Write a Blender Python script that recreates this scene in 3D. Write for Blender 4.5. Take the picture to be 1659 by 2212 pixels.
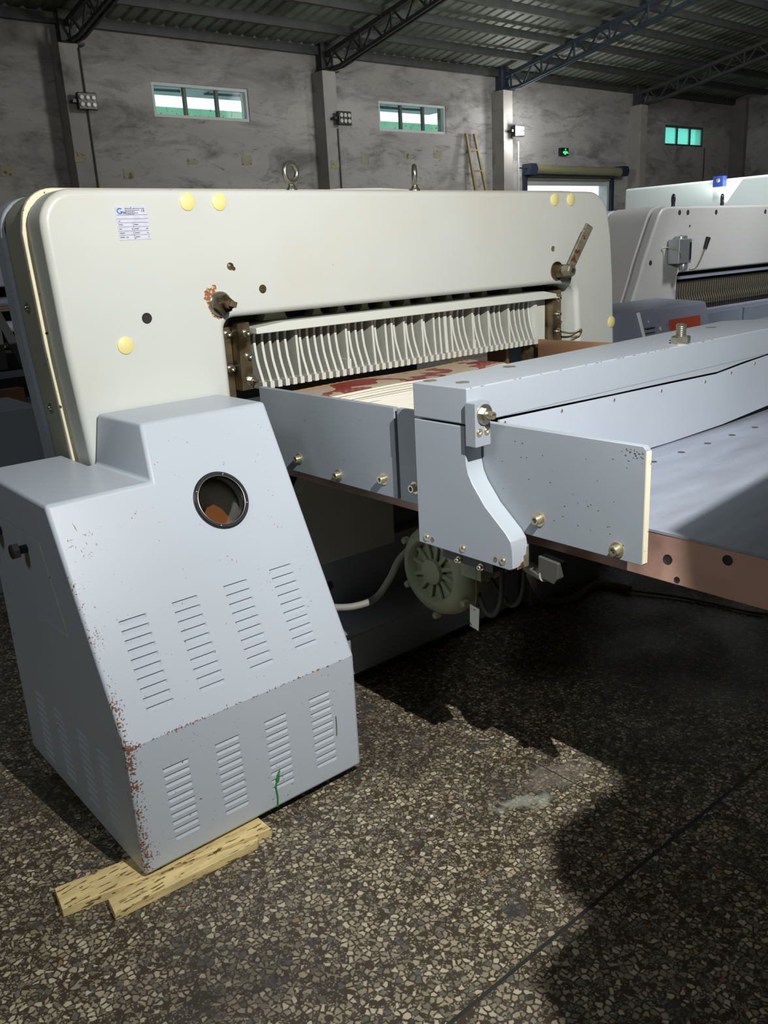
import bpy, bmesh, math, random
from mathutils import Vector, Matrix, Euler
random.seed(7)
for o in list(bpy.data.objects): bpy.data.objects.remove(o)
S = bpy.context.scene
COL = S.collection

# ------------------------------------------------------------------ camera
RIGHT = Vector((0.76187819, -0.64558323, -0.05257299))
DOWN = Vector((-0.22831176, -0.19170791, -0.95452701))
FWD = Vector((0.60614797, 0.73923634, -0.29345232))
camd = bpy.data.cameras.new('camera'); cam = bpy.data.objects.new('camera', camd); COL.objects.link(cam)
m = Matrix.Identity(4)
for i in range(3):
    m[i][0] = RIGHT[i]; m[i][1] = -DOWN[i]; m[i][2] = -FWD[i]
m.translation = Vector((0, 0, 1.55))
cam.matrix_world = m
camd.sensor_fit = 'VERTICAL'; camd.sensor_height = 36; camd.lens = 1838.9 / 2212 * 36
camd.clip_start = .05; camd.clip_end = 200
S.camera = cam

# ------------------------------------------------------------------ world and lights
w = bpy.data.worlds.new('sky'); S.world = w; w.use_nodes = True
w.node_tree.nodes['Background'].inputs[0].default_value = (.80, .93, 1.0, 1)
w.node_tree.nodes['Background'].inputs[1].default_value = 1.7
S.view_settings.view_transform = 'Standard'; S.view_settings.look = 'None'
S.view_settings.gamma = 1; S.view_settings.use_curve_mapping = False
S.view_settings.exposure = 0.0

def area(name, loc, to, size, power, col=(1, 1, 1), shape='DISK', size_y=None, spread=180):
    d = bpy.data.lights.new(name, 'AREA'); d.energy = power; d.color = col; d.shape = shape; d.size = size
    if size_y: d.size_y = size_y
    d.spread = math.radians(spread)
    o = bpy.data.objects.new(name, d); COL.objects.link(o); o.location = loc
    o.rotation_euler = (Vector(to) - Vector(loc)).to_track_quat('-Z', 'Y').to_euler()
    return o
KEY = (.91, .06, 2.47)
area('key_flood', KEY, (3.6, 2.4, 1.6), .014, 112, (1, .985, .97))
area('hall_fill', (-3.0, 1.0, 4.7), (.8, 2.6, .7), 1.2, 44, (.92, .96, 1))  # added fill light for the dim left sides
area('wall_wash_left', (10.5, 3.5, 5.3), (7.0, 13, 3.6), 1.5, 100, (1, .98, .95), spread=130)  # added light washing the left of the back wall, no lamp hangs here
area('wall_wash_right', (14.0, 4.0, 5.3), (16, 13, 3.4), 1.5, 85, (.98, .98, 1), spread=130)  # added wash for the right of the back wall
area('roof_wash', (9.5, 4.5, 2.6), (11, 9.0, 6), 2.0, 90, (.95, 1, .95), spread=110)  # unseen helper light aimed up to brighten the roof sheets
area('machine_fill', (7.0, .8, 5.4), (6.8, 4.4, 1.5), .8, 34, (.95, .98, 1), spread=50)  # added fill on the second cutter
area('hull_fill', (7.3, 4.3, 5.2), (9.3, 4.9, 1.9), .8, 30, (.97, 1, 1), spread=70)  # added fill that brightens only the pale hull

# ------------------------------------------------------------------ materials
def nn(nt, t, **k):
    n = nt.nodes.new(t)
    for a, b in k.items(): setattr(n, a, b)
    return n
def mat(name, col, rough=.45, metal=0., var=.08, vscale=2.5, speck=None, spscale=60, spamt=.70, bump=0., bscale=120,
        stain=None, stscale=1.2, stamt=.5, stretch=None, spec=.5):
    m = bpy.data.materials.new(name); m.use_nodes = True; nt = m.node_tree; N = nt.nodes; L = nt.links
    b = N['Principled BSDF']; b.inputs['Roughness'].default_value = rough; b.inputs['Metallic'].default_value = metal
    b.inputs['Specular IOR Level'].default_value = spec
    tc = nn(nt, 'ShaderNodeTexCoord'); src = tc.outputs['Object']
    if stretch:
        mp = nn(nt, 'ShaderNodeMapping'); mp.inputs['Scale'].default_value = stretch; L.new(src, mp.inputs[0]); src = mp.outputs[0]
    def noise(sc, det=4):
        n = nn(nt, 'ShaderNodeTexNoise'); n.inputs['Scale'].default_value = sc; n.inputs['Detail'].default_value = det
        L.new(src, n.inputs['Vector']); return n
    def ramp(inp, a, c):
        r = nn(nt, 'ShaderNodeMapRange'); r.inputs[1].default_value = a; r.inputs[2].default_value = c
        L.new(inp, r.inputs[0]); return r.outputs[0]
    def mix(f, c1, c2):
        x = nn(nt, 'ShaderNodeMix', data_type='RGBA')
        if isinstance(f, float): x.inputs[0].default_value = f
        else: L.new(f, x.inputs[0])
        for i, c in ((6, c1), (7, c2)):
            if isinstance(c, tuple): x.inputs[i].default_value = (*c, 1)
            else: L.new(c, x.inputs[i])
        return x.outputs[2]
    c = mix(ramp(noise(vscale).outputs[0], .3, .7), tuple(max(0, v * (1 - var)) for v in col), tuple(min(1, v * (1 + var)) for v in col))
    if stain:
        c = mix(ramp(noise(stscale, 6).outputs[0], stamt, stamt + .15), c, stain)
    if speck:
        c = mix(ramp(noise(spscale, 2).outputs[0], spamt, spamt + .02), c, speck)
    L.new(c, b.inputs['Base Color'])
    if bump:
        bp = nn(nt, 'ShaderNodeBump'); bp.inputs['Strength'].default_value = bump; bp.inputs['Distance'].default_value = .004
        L.new(noise(bscale, 3).outputs[0], bp.inputs['Height']); L.new(bp.outputs[0], b.inputs['Normal'])
    m['_src'] = name
    return m

def lin(r, g, b):
    f = lambda v: (v / 255 / 12.92) if v / 255 <= .04045 else ((v / 255 + .055) / 1.055) ** 2.4
    return (f(r), f(g), f(b))

M = {}
M['cream'] = mat('cream_paint', lin(206, 209, 201), .38, var=.03, vscale=1.5, speck=lin(120, 90, 60), spscale=38, spamt=.80, stain=lin(205, 204, 190), stscale=1.4, stamt=.52)
M['olive'] = mat('aged_cream_paint', lin(158, 160, 142), .4, var=.08, vscale=3, speck=lin(60, 55, 45), spscale=45, spamt=.80)
M['lip'] = mat('worn_yellow_edge', lin(232, 224, 192), .5, var=.06, vscale=9, speck=lin(70, 60, 40), spscale=60, spamt=.70)
M['clamp'] = mat('clamp_paint', lin(216, 219, 208), .45, var=.03, speck=lin(120, 115, 100), spscale=70, spamt=.80)
M['finger_back'] = mat('clamp_back_shade', lin(150, 152, 142), .5, var=.05)  # darker clamp tone: shade behind the fingers put into the colour
M['finger_side'] = mat('shaded_finger_sides', lin(168, 169, 158), .6, var=.06, vscale=20)  # clamp paint darkened on the sides, shading put into the colour
M['blush'] = mat('worn_foot_strip', lin(200, 165, 145), .5, var=.12, vscale=8)
M['grey'] = mat('blue_grey_paint', lin(160, 168, 175), .40, var=.035, vscale=2.2, speck=lin(105, 90, 75), spscale=50, spamt=.80)
M['grey_plate'] = mat('grey_plate_paint', lin(142, 150, 156), .36, var=.04, vscale=3, speck=lin(70, 70, 68), spscale=42, spamt=.765)
M['grey_dark'] = mat('dark_blue_grey_paint', lin(112, 120, 132), .5, var=.08)
M['panel'] = mat('pale_panel_paint', lin(170, 178, 187), .35, var=.04, vscale=3)
M['table'] = mat('brushed_steel_table', lin(166, 173, 186), .33, metal=.4, var=.16, vscale=3, stretch=(1.2, 6, 1), bump=.08, bscale=40)
M['bronze'] = mat('reddish_slab_side', lin(198, 160, 142), .38, metal=.25, var=.16, vscale=5, stain=lin(124, 96, 86), stscale=3.0, stamt=.58)
M['copper'] = mat('copper_guide_plate', lin(205, 160, 125), .28, metal=.8, var=.12, vscale=4)
M['steel'] = mat('zinc_steel', lin(178, 176, 160), .3, metal=.9, var=.12, vscale=30)
M['brass'] = mat('yellow_zinc', lin(208, 200, 168), .3, metal=.85, var=.12, vscale=40)
M['oily'] = mat('oily_steel', lin(118, 104, 78), .28, metal=.55, var=.35, vscale=14, stain=lin(60, 50, 30), stscale=12, stamt=.5)
M['rust'] = mat('rusty_iron', lin(128, 122, 106), .5, metal=.4, var=.2, vscale=30, speck=lin(110, 65, 40), spscale=45, spamt=.6)
M['primer'] = mat('bare_primer_patch', lin(150, 98, 74), .6, metal=.2, var=.2, vscale=60, speck=lin(215, 190, 130), spscale=110, spamt=.55)
M['cap'] = mat('yellow_plastic_cap', lin(236, 226, 150), .35, var=.03)
M['black'] = mat('black_plastic', lin(34, 34, 38), .35, var=.1)
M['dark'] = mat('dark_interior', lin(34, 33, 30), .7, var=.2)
M['paper'] = mat('page_edges', lin(238, 234, 215), .8, var=.05, stretch=(1, 1, 60), vscale=4, speck=lin(170, 160, 130), spscale=5, spamt=.68)
M['wood'] = mat('raw_timber', lin(222, 200, 140), .65, var=.2, vscale=8, stretch=(1, 6, 6), speck=lin(120, 98, 62), spscale=22, spamt=.60)
M['blower'] = mat('dusty_green_casting', lin(150, 156, 128), .6, var=.14, vscale=8)
M['hose'] = mat('grey_hose', lin(140, 140, 132), .6, var=.1)
M['cable'] = mat('dark_cable', lin(70, 70, 66), .6, var=.1)
M['white'] = mat('white_paper', lin(225, 225, 215), .7, var=.05, speck=lin(80, 90, 90), spscale=60, spamt=.62)
M['alum'] = mat('aluminium_body', lin(170, 176, 178), .35, metal=.7, var=.1)
M['red'] = mat('red_sticker', lin(172, 74, 48), .5, var=.06)
M['m2'] = mat('warm_grey_paint', lin(172, 171, 168), .42, var=.05, speck=lin(80, 72, 60), spscale=30, spamt=.78)
M['m2grey'] = mat('slate_paint', lin(122, 128, 142), .42, var=.06, speck=lin(200, 195, 185), spscale=12, spamt=.74)
M['m2finger'] = mat('worn_steel_fingers', lin(120, 116, 100), .4, metal=.4, var=.3, vscale=20)
M['mint'] = mat('pale_mint_paint', lin(206, 217, 215), .5, var=.04, vscale=1)
M['blue'] = mat('blue_box', lin(30, 48, 112), .4, var=.05)
M['truss'] = mat('dark_roof_steel', lin(60, 62, 60), .6, var=.2, vscale=6)
M['truss_blue'] = mat('blue_roof_steel', lin(58, 68, 78), .6, var=.25, vscale=4)
M['frame_w'] = mat('window_frame', lin(200, 205, 205), .5, var=.05)
M['frame_d'] = mat('window_bar', lin(80, 92, 88), .5, var=.05)
M['bamboo'] = mat('aged_ladder_wood', lin(146, 132, 95), .6, var=.2, vscale=12)
M['tape'] = mat('old_tape', lin(150, 148, 118), .6, var=.12, vscale=6, speck=lin(95, 90, 70), spscale=9, spamt=.6)
M['navy'] = mat('navy_bracket', lin(45, 50, 68), .5, var=.1)
M['shutter'] = mat('olive_shutter', lin(140, 140, 108), .5, var=.12, stretch=(1, 1, 14), vscale=2)
M['extgreen'] = mat('green_outer_wall', lin(130, 178, 145), .8, var=.15, speck=lin(60, 60, 55), spscale=12, spamt=.64)
M['extgrey'] = mat('outer_grey', lin(200, 204, 206), .8, var=.1)
M['leaf'] = mat('outer_foliage', lin(110, 165, 80), .8, var=.4, vscale=8)
M['label'] = mat('label_sheet', lin(206, 208, 220), .35, var=.08, vscale=60)
M['ink'] = mat('label_ink', lin(60, 64, 80), .6, var=.05)
M['logo'] = mat('label_blue', lin(30, 110, 185), .5, var=.03)
M['green_ink'] = mat('green_marker', lin(40, 130, 60), .5, var=.05)
M['orange'] = mat('orange_cover', lin(150, 88, 35), .6, var=.1)
M['carton'] = mat('cardboard', lin(118, 86, 58), .7, var=.1)
M['litter'] = mat('plaster_chip', lin(240, 240, 238), .7, var=.02)

def emis(name, col, st):
    m = bpy.data.materials.new(name); m.use_nodes = True; nt = m.node_tree; b = nt.nodes['Principled BSDF']
    b.inputs['Base Color'].default_value = (*col, 1); b.inputs['Emission Color'].default_value = (*col, 1); b.inputs['Emission Strength'].default_value = st
    return m
M['lamp_on'] = emis('lit_floodlight_lens', (1, .98, .94), 60)
M['lamp_off'] = mat('floodlight_lens', lin(205, 205, 195), .2, var=.1, vscale=40)
M['exit'] = emis('lit_green_sign', (.05, .9, .2), 1.1)

# glass of the viewing port: dark, slightly see-through
g = bpy.data.materials.new('port_glass'); g.use_nodes = True; b = g.node_tree.nodes['Principled BSDF']
b.inputs['Base Color'].default_value = (.8, .78, .7, 1); b.inputs['Roughness'].default_value = .03; b.inputs['Transmission Weight'].default_value = 1; b.inputs['IOR'].default_value = 1.3
M['glass'] = g
# clear window glass, thin
g = bpy.data.materials.new('window_glass'); g.use_nodes = True; nt = g.node_tree; nt.nodes.clear()
o_ = nn(nt, 'ShaderNodeOutputMaterial'); tr = nn(nt, 'ShaderNodeBsdfTransparent'); gl = nn(nt, 'ShaderNodeBsdfGlossy'); mx = nn(nt, 'ShaderNodeMixShader')
tr.inputs[0].default_value = (.92, 1, .98, 1); gl.inputs['Roughness'].default_value = .05; mx.inputs[0].default_value = .006
nt.links.new(tr.outputs[0], mx.inputs[1]); nt.links.new(gl.outputs[0], mx.inputs[2]); nt.links.new(mx.outputs[0], o_.inputs[0]); M['pane'] = g
g = bpy.data.materials.new('teal_film_glass'); g.use_nodes = True; nt = g.node_tree; nt.nodes.clear()
o_ = nn(nt, 'ShaderNodeOutputMaterial'); tr = nn(nt, 'ShaderNodeBsdfTransparent'); tl = nn(nt, 'ShaderNodeBsdfTranslucent'); mx = nn(nt, 'ShaderNodeMixShader')
tr.inputs[0].default_value = (.35, .80, .68, 1); tl.inputs[0].default_value = (.55, .95, .85, 1); mx.inputs[0].default_value = .45
nt.links.new(tr.outputs[0], mx.inputs[1]); nt.links.new(tl.outputs[0], mx.inputs[2]); nt.links.new(mx.outputs[0], o_.inputs[0]); M['teal'] = g

# terrazzo floor
def terrazzo():
    m = bpy.data.materials.new('terrazzo'); m.use_nodes = True; nt = m.node_tree; L = nt.links; b = nt.nodes['Principled BSDF']
    tc = nn(nt, 'ShaderNodeTexCoord')
    nz = nn(nt, 'ShaderNodeTexNoise'); nz.inputs['Scale'].default_value = 60; nz.inputs['Detail'].default_value = 2; L.new(tc.outputs['Object'], nz.inputs['Vector'])
    sub = nn(nt, 'ShaderNodeVectorMath', operation='SUBTRACT'); L.new(nz.outputs['Color'], sub.inputs[0]); sub.inputs[1].default_value = (.5, .5, .5)
    sc = nn(nt, 'ShaderNodeVectorMath', operation='SCALE'); L.new(sub.outputs[0], sc.inputs[0]); sc.inputs['Scale'].default_value = .010
    ad = nn(nt, 'ShaderNodeVectorMath', operation='ADD'); L.new(tc.outputs['Object'], ad.inputs[0]); L.new(sc.outputs[0], ad.inputs[1])
    def chips(scale, edge, drop, stretch=(1, 1, 1)):
        mp = nn(nt, 'ShaderNodeMapping'); mp.inputs['Scale'].default_value = stretch; L.new(ad.outputs[0], mp.inputs[0])
        v = nn(nt, 'ShaderNodeTexVoronoi', voronoi_dimensions='2D', feature='DISTANCE_TO_EDGE'); v.inputs['Scale'].default_value = scale; L.new(mp.outputs[0], v.inputs['Vector'])
        c = nn(nt, 'ShaderNodeTexVoronoi', voronoi_dimensions='2D', feature='F1'); c.inputs['Scale'].default_value = scale; L.new(mp.outputs[0], c.inputs['Vector'])
        e = nn(nt, 'ShaderNodeMapRange'); e.inputs[1].default_value = edge; e.inputs[2].default_value = edge + .05; L.new(v.outputs['Distance'], e.inputs[0])
        sp = nn(nt, 'ShaderNodeSeparateColor'); L.new(c.outputs['Color'], sp.inputs[0])
        gt = nn(nt, 'ShaderNodeMath', operation='GREATER_THAN'); L.new(sp.outputs[0], gt.inputs[0]); gt.inputs[1].default_value = drop
        mu = nn(nt, 'ShaderNodeMath', operation='MULTIPLY'); L.new(e.outputs[0], mu.inputs[0]); L.new(gt.outputs[0], mu.inputs[1])
        return mu.outputs[0], sp
    def cr(inp, stops):
        r = nn(nt, 'ShaderNodeValToRGB'); r.color_ramp.interpolation = 'CONSTANT'
        while len(r.color_ramp.elements) < len(stops): r.color_ramp.elements.new(.5)
        for e, (p, c) in zip(r.color_ramp.elements, stops): e.position = p; e.color = (*c, 1)
        L.new(inp, r.inputs[0]); return r.outputs[0]
    def mix(f, a, c):
        x = nn(nt, 'ShaderNodeMix', data_type='RGBA'); L.new(f, x.inputs[0]) if not isinstance(f, float) else setattr(x.inputs[0], 'default_value', f)
        for i, q in ((6, a), (7, c)):
            if isinstance(q, tuple): x.inputs[i].default_value = (*q, 1)
            else: L.new(q, x.inputs[i])
        return x.outputs[2]
    f1, s1 = chips(66, .13, .36); f2, s2 = chips(135, .14, .38)
    col1 = cr(s1.outputs[1], [(0, lin(168, 156, 128)), (.2, lin(146, 137, 112)), (.4, lin(192, 182, 154)), (.6, lin(120, 114, 96)), (.75, lin(148, 140, 120)), (.88, lin(98, 98, 90)), (.993, lin(160, 112, 60))])
    col2 = cr(s2.outputs[1], [(0, lin(138, 130, 108)), (.3, lin(110, 106, 92)), (.6, lin(150, 142, 122)), (.8, lin(84, 82, 74))])
    base = mix(f2, lin(70, 61, 47), col2)
    c = mix(f1, base, col1)
    def noise(scale, det, a, z):
        n = nn(nt, 'ShaderNodeTexNoise'); n.inputs['Scale'].default_value = scale; n.inputs['Detail'].default_value = det; L.new(tc.outputs['Object'], n.inputs['Vector'])
        r = nn(nt, 'ShaderNodeMapRange'); r.inputs[1].default_value = a; r.inputs[2].default_value = z; L.new(n.outputs[0], r.inputs[0]); return r.outputs[0]
    d = noise(2.2, 6, .48, .68); k = nn(nt, 'ShaderNodeMath', operation='MULTIPLY'); L.new(d, k.inputs[0]); k.inputs[1].default_value = .60
    c = mix(k.outputs[0], c, lin(48, 44, 38))
    d = noise(9, 4, .64, .68); k = nn(nt, 'ShaderNodeMath', operation='MULTIPLY'); L.new(d, k.inputs[0]); k.inputs[1].default_value = .75
    c = mix(k.outputs[0], c, lin(66, 66, 66))
    # patches with a shape of their own: two dusty, one painted shadow
    def patch(cx, cy, sx, sy, rot, colr, amt):
        nonlocal c
        mp = nn(nt, 'ShaderNodeMapping', vector_type='TEXTURE'); mp.inputs['Location'].default_value = (cx, cy, 0); mp.inputs['Rotation'].default_value = (0, 0, rot); mp.inputs['Scale'].default_value = (sx, sy, 1)
        L.new(tc.outputs['Object'], mp.inputs[0])
        ln = nn(nt, 'ShaderNodeVectorMath', operation='LENGTH'); L.new(mp.outputs[0], ln.inputs[0])
        n = nn(nt, 'ShaderNodeTexNoise'); n.inputs['Scale'].default_value = 22; n.inputs['Detail'].default_value = 6; L.new(tc.outputs['Object'], n.inputs['Vector'])
        a1 = nn(nt, 'ShaderNodeMath', operation='MULTIPLY_ADD'); L.new(n.outputs[0], a1.inputs[0]); a1.inputs[1].default_value = 1.6; L.new(ln.outputs['Value'], a1.inputs[2])
        r = nn(nt, 'ShaderNodeMapRange'); r.inputs[1].default_value = 1.45; r.inputs[2].default_value = 1.15; r.inputs[3].default_value = 0; r.inputs[4].default_value = amt; L.new(a1.outputs[0], r.inputs[0])
        c = mix(r.outputs[0], c, colr)
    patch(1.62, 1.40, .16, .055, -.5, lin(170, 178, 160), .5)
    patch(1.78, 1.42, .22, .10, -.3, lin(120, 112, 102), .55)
    patch(.63, 2.42, .16, .30, 0, lin(60, 52, 32), .7)  # cabinet's cast shadow painted on the floor at its left
    # joint lines
    sep = nn(nt, 'ShaderNodeSeparateXYZ'); L.new(tc.outputs['Object'], sep.inputs[0])
    for out, off, per in ((1, 1.022, 2.6), (0, 1.79, 2.6)):
        a = nn(nt, 'ShaderNodeMath', operation='SUBTRACT'); L.new(sep.outputs[out], a.inputs[0]); a.inputs[1].default_value = off
        md = nn(nt, 'ShaderNodeMath', operation='PINGPONG'); L.new(a.outputs[0], md.inputs[0]); md.inputs[1].default_value = per / 2
        ab = nn(nt, 'ShaderNodeMath', operation='ABSOLUTE'); L.new(md.outputs[0], ab.inputs[0])
        lt = nn(nt, 'ShaderNodeMath', operation='LESS_THAN'); L.new(ab.outputs[0], lt.inputs[0]); lt.inputs[1].default_value = .005 if out else .002
        c = mix(lt.outputs[0], c, lin(50, 52, 46))
    L.new(c, b.inputs['Base Color'])
    rr = noise(3.5, 5, .35, .7); r2 = nn(nt, 'ShaderNodeMapRange'); r2.inputs[3].default_value = .32; r2.inputs[4].default_value = .62; L.new(rr, r2.inputs[0]); L.new(r2.outputs[0], b.inputs['Roughness'])
    return m
M['floor'] = terrazzo()

# blotchy plaster
def plaster():
    m = bpy.data.materials.new('dirty_plaster'); m.use_nodes = True; nt = m.node_tree; L = nt.links; b = nt.nodes['Principled BSDF']; b.inputs['Roughness'].default_value = .9
    tc = nn(nt, 'ShaderNodeTexCoord'); mp = nn(nt, 'ShaderNodeMapping'); mp.inputs['Scale'].default_value = (.55, 1, 1.5); L.new(tc.outputs['Object'], mp.inputs[0])
    def noise(s, d, ro=.55, di=0):
        n = nn(nt, 'ShaderNodeTexNoise'); n.inputs['Scale'].default_value = s; n.inputs['Detail'].default_value = d; n.inputs['Roughness'].default_value = ro; n.inputs['Distortion'].default_value = di
        L.new(mp.outputs[0], n.inputs['Vector']); return n.outputs[0]
    def rng(i, a, z, lo=0, hi=1):
        r = nn(nt, 'ShaderNodeMapRange'); r.inputs[1].default_value = a; r.inputs[2].default_value = z; r.inputs[3].default_value = lo; r.inputs[4].default_value = hi; L.new(i, r.inputs[0]); return r.outputs[0]
    def mix(f, a, c):
        x = nn(nt, 'ShaderNodeMix', data_type='RGBA'); L.new(f, x.inputs[0])
        for i, q in ((6, a), (7, c)):
            if isinstance(q, tuple): x.inputs[i].default_value = (*q, 1)
            else: L.new(q, x.inputs[i])
        return x.outputs[2]
    c = mix(rng(noise(.9, 6), .35, .65), lin(158, 156, 154), lin(178, 176, 172))
    c = mix(rng(noise(1.7, 9, .68, .6), .50, .68, 0, .75), c, lin(96, 93, 88))
    c = mix(rng(noise(5, 8, .7, 1), .56, .66, 0, .5), c, lin(78, 76, 72))
    # darker band under the eaves
    sep = nn(nt, 'ShaderNodeSeparateXYZ'); L.new(tc.outputs['Object'], sep.inputs[0])
    nz = noise(2.2, 8, .7, .8); ad = nn(nt, 'ShaderNodeMath', operation='MULTIPLY_ADD'); L.new(nz, ad.inputs[0]); ad.inputs[1].default_value = 1.4; L.new(sep.outputs[2], ad.inputs[2])
    c = mix(rng(ad.outputs[0], 4.75, 5.15, 0, .42), c, lin(84, 80, 72))
    L.new(c, b.inputs['Base Color'])
    bp = nn(nt, 'ShaderNodeBump'); bp.inputs['Strength'].default_value = .6; bp.inputs['Distance'].default_value = .03; L.new(noise(3, 6, .6, .5), bp.inputs['Height']); L.new(bp.outputs[0], b.inputs['Normal'])
    return m
M['plaster'] = plaster()
M['pillar'] = mat('pillar_plaster', lin(158, 155, 150), .85, var=.1, vscale=3, stain=lin(110, 106, 100), stscale=2.5, stamt=.58)
M['pillar_d'] = mat('pillar_plaster_dark', lin(120, 117, 112), .85, var=.12, vscale=3)  # darker plaster tone for the right corner pilaster

# ------------------------------------------------------------------ mesh helpers
def bm_(): return bmesh.new()
def box(bm, x0, x1, y0, y1, z0, z1):
    r = bmesh.ops.create_cube(bm, size=1)
    for v in r['verts']:
        v.co = Vector((x0 + (v.co.x + .5) * (x1 - x0), y0 + (v.co.y + .5) * (y1 - y0), z0 + (v.co.z + .5) * (z1 - z0)))
    return bm
def prism(bm, pts, axis, a0, a1):
    """pts 2D polygon; axis 'y': (x,z) pts; 'x': (y,z); 'z': (x,y)."""
    def P(p, a):
        return {'y': (p[0], a, p[1]), 'x': (a, p[0], p[1]), 'z': (p[0], p[1], a)}[axis]
    A = [bm.verts.new(P(p, a0)) for p in pts]; Bv = [bm.verts.new(P(p, a1)) for p in pts]
    n = len(pts); fs = []
    fs.append(bm.faces.new(A)); fs.append(bm.faces.new(Bv[::-1]))
    for i in range(n): fs.append(bm.faces.new((A[i], Bv[i], Bv[(i + 1) % n], A[(i + 1) % n])))
    bmesh.ops.recalc_face_normals(bm, faces=fs)
    return bm
def frame(axis_vec):
    a = Vector(axis_vec).normalized(); u = a.orthogonal().normalized()
    if abs(a.z) < .99: u = Vector((0, 0, 1)).cross(a).normalized()
    return a, u, a.cross(u)
def lathe(bm, prof, org, axis, seg=24, phase=0, capa=True, capb=True):
    a, u, v = frame(axis); org = Vector(org); rings = []
    for r, h in prof:
        rings.append([bm.verts.new(org + a * h + (u * math.cos(phase + 2 * math.pi * i / seg) + v * math.sin(phase + 2 * math.pi * i / seg)) * max(r, 1e-5)) for i in range(seg)])
    fs = []
    for k in range(len(rings) - 1):
        for i in range(seg):
            fs.append(bm.faces.new((rings[k][i], rings[k][(i + 1) % seg], rings[k + 1][(i + 1) % seg], rings[k + 1][i])))
    if capa: fs.append(bm.faces.new(rings[0][::-1]))
    if capb: fs.append(bm.faces.new(rings[-1]))
    bmesh.ops.recalc_face_normals(bm, faces=fs)
    return bm
def cyl(bm, p0, p1, r0, r1=None, seg=20):
    p0, p1 = Vector(p0), Vector(p1); r1 = r0 if r1 is None else r1
    return lathe(bm, [(r0, 0), (r1, (p1 - p0).length)], p0, p1 - p0, seg)
def beam(bm, p0, p1, wd, ht=None):
    """square bar from p0 to p1"""
    ht = ht or wd; p0, p1 = Vector(p0), Vector(p1); a = (p1 - p0).normalized()
    up = Vector((0, 0, 1)) if abs(a.z) < .95 else Vector((0, 1, 0))
    s = a.cross(up).normalized(); t = s.cross(a)
    vs = [[bm.verts.new(p + s * (i * wd / 2) + t * (j * ht / 2)) for i, j in ((-1, -1), (1, -1), (1, 1), (-1, 1))] for p in (p0, p1)]
    fs = [bm.faces.new(vs[0]), bm.faces.new(vs[1][::-1])] + [bm.faces.new((vs[0][i], vs[1][i], vs[1][(i + 1) % 4], vs[0][(i + 1) % 4])) for i in range(4)]
    bmesh.ops.recalc_face_normals(bm, faces=fs)
    return bm
def smooth_path(pts, n=6):
    pts = [Vector(p) for p in pts]; out = []
    P = [pts[0]] + pts + [pts[-1]]
    for i in range(1, len(P) - 2):
        for k in range(n):
            t = k / n; a, b, c, d = P[i - 1], P[i], P[i + 1], P[i + 2]
            out.append(.5 * ((2 * b) + (c - a) * t + (2 * a - 5 * b + 4 * c - d) * t * t + (3 * b - 3 * c + d - a) * t ** 3))
    out.append(pts[-1]); return out
def tube(bm, pts, r, seg=10, smooth=True):
    pts = smooth_path(pts) if smooth else [Vector(p) for p in pts]
    rings = []; pu = None
    for i, p in enumerate(pts):
        d = (pts[min(i + 1, len(pts) - 1)] - pts[max(i - 1, 0)]).normalized()
        if pu is None: pu = d.orthogonal().normalized()
        pu = (pu - d * pu.dot(d)).normalized(); v = d.cross(pu)
        rings.append([bm.verts.new(p + (pu * math.cos(2 * math.pi * k / seg) + v * math.sin(2 * math.pi * k / seg)) * r) for k in range(seg)])
    for a, b in zip(rings[:-1], rings[1:]):
        for k in range(seg): bm.faces.new((a[k], a[(k + 1) % seg], b[(k + 1) % seg], b[k]))
    bm.faces.new(rings[0][::-1]); bm.faces.new(rings[-1])
    bmesh.ops.recalc_face_normals(bm, faces=bm.faces)
    return bm
def torus(bm, org, axis, R, r, seg=36, ms=12, sq=1.0):
    a, u, v = frame(axis); org = Vector(org); rings = []
    for i in range(seg):
        t = 2 * math.pi * i / seg; d = u * math.cos(t) + v * math.sin(t)
        rings.append([bm.verts.new(org + d * (R + r * math.cos(2 * math.pi * k / ms)) + a * (r * sq * math.sin(2 * math.pi * k / ms))) for k in range(ms)])
    for i in range(seg):
        A, Bn = rings[i], rings[(i + 1) % seg]
        for k in range(ms): bm.faces.new((A[k], A[(k + 1) % ms], Bn[(k + 1) % ms], Bn[k]))
    bmesh.ops.recalc_face_normals(bm, faces=bm.faces); return bm
def arc(cx, cz, r, a0, a1, n=8):
    return [(cx + r * math.cos(math.radians(a0 + (a1 - a0) * i / n)), cz + r * math.sin(math.radians(a0 + (a1 - a0) * i / n))) for i in range(n + 1)]

def wloc(o):
    v = Vector((0, 0, 0))
    while o is not None: v += o.location; o = o.parent
    return v
def obj(name, bm, m, parent=None, bevel=0, seg=2, smooth=None, ang=28):
    """one mesh object; bm is in world coordinates"""
    off = wloc(parent) if parent else Vector((0, 0, 0))
    if parent: bmesh.ops.translate(bm, verts=bm.verts, vec=-off)
    me = bpy.data.meshes.new(name); bm.to_mesh(me); bm.free()
    o = bpy.data.objects.new(name, me); COL.objects.link(o); me.materials.append(M[m] if isinstance(m, str) else m)
    if parent: o.parent = parent
    if bevel:
        for p in me.polygons: p.use_smooth = True
        md = o.modifiers.new('bevel', 'BEVEL'); md.width = bevel; md.segments = seg; md.limit_method = 'ANGLE'; md.angle_limit = math.radians(ang); md.harden_normals = True
    elif smooth:
        me.set_sharp_from_angle(angle=math.radians(smooth if smooth is not True else 40))
        for p in me.polygons: p.use_smooth = True
    return o
def tag(o, label, cat, group=None):
    o['label'] = label; o['category'] = cat
    if group: o['group'] = group
    return o
def thing(name, loc, label, cat, group=None):
    o = bpy.data.objects.new(name, None); COL.objects.link(o); o.location = loc; o.empty_display_size = .1
    return tag(o, label, cat, group)
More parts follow.
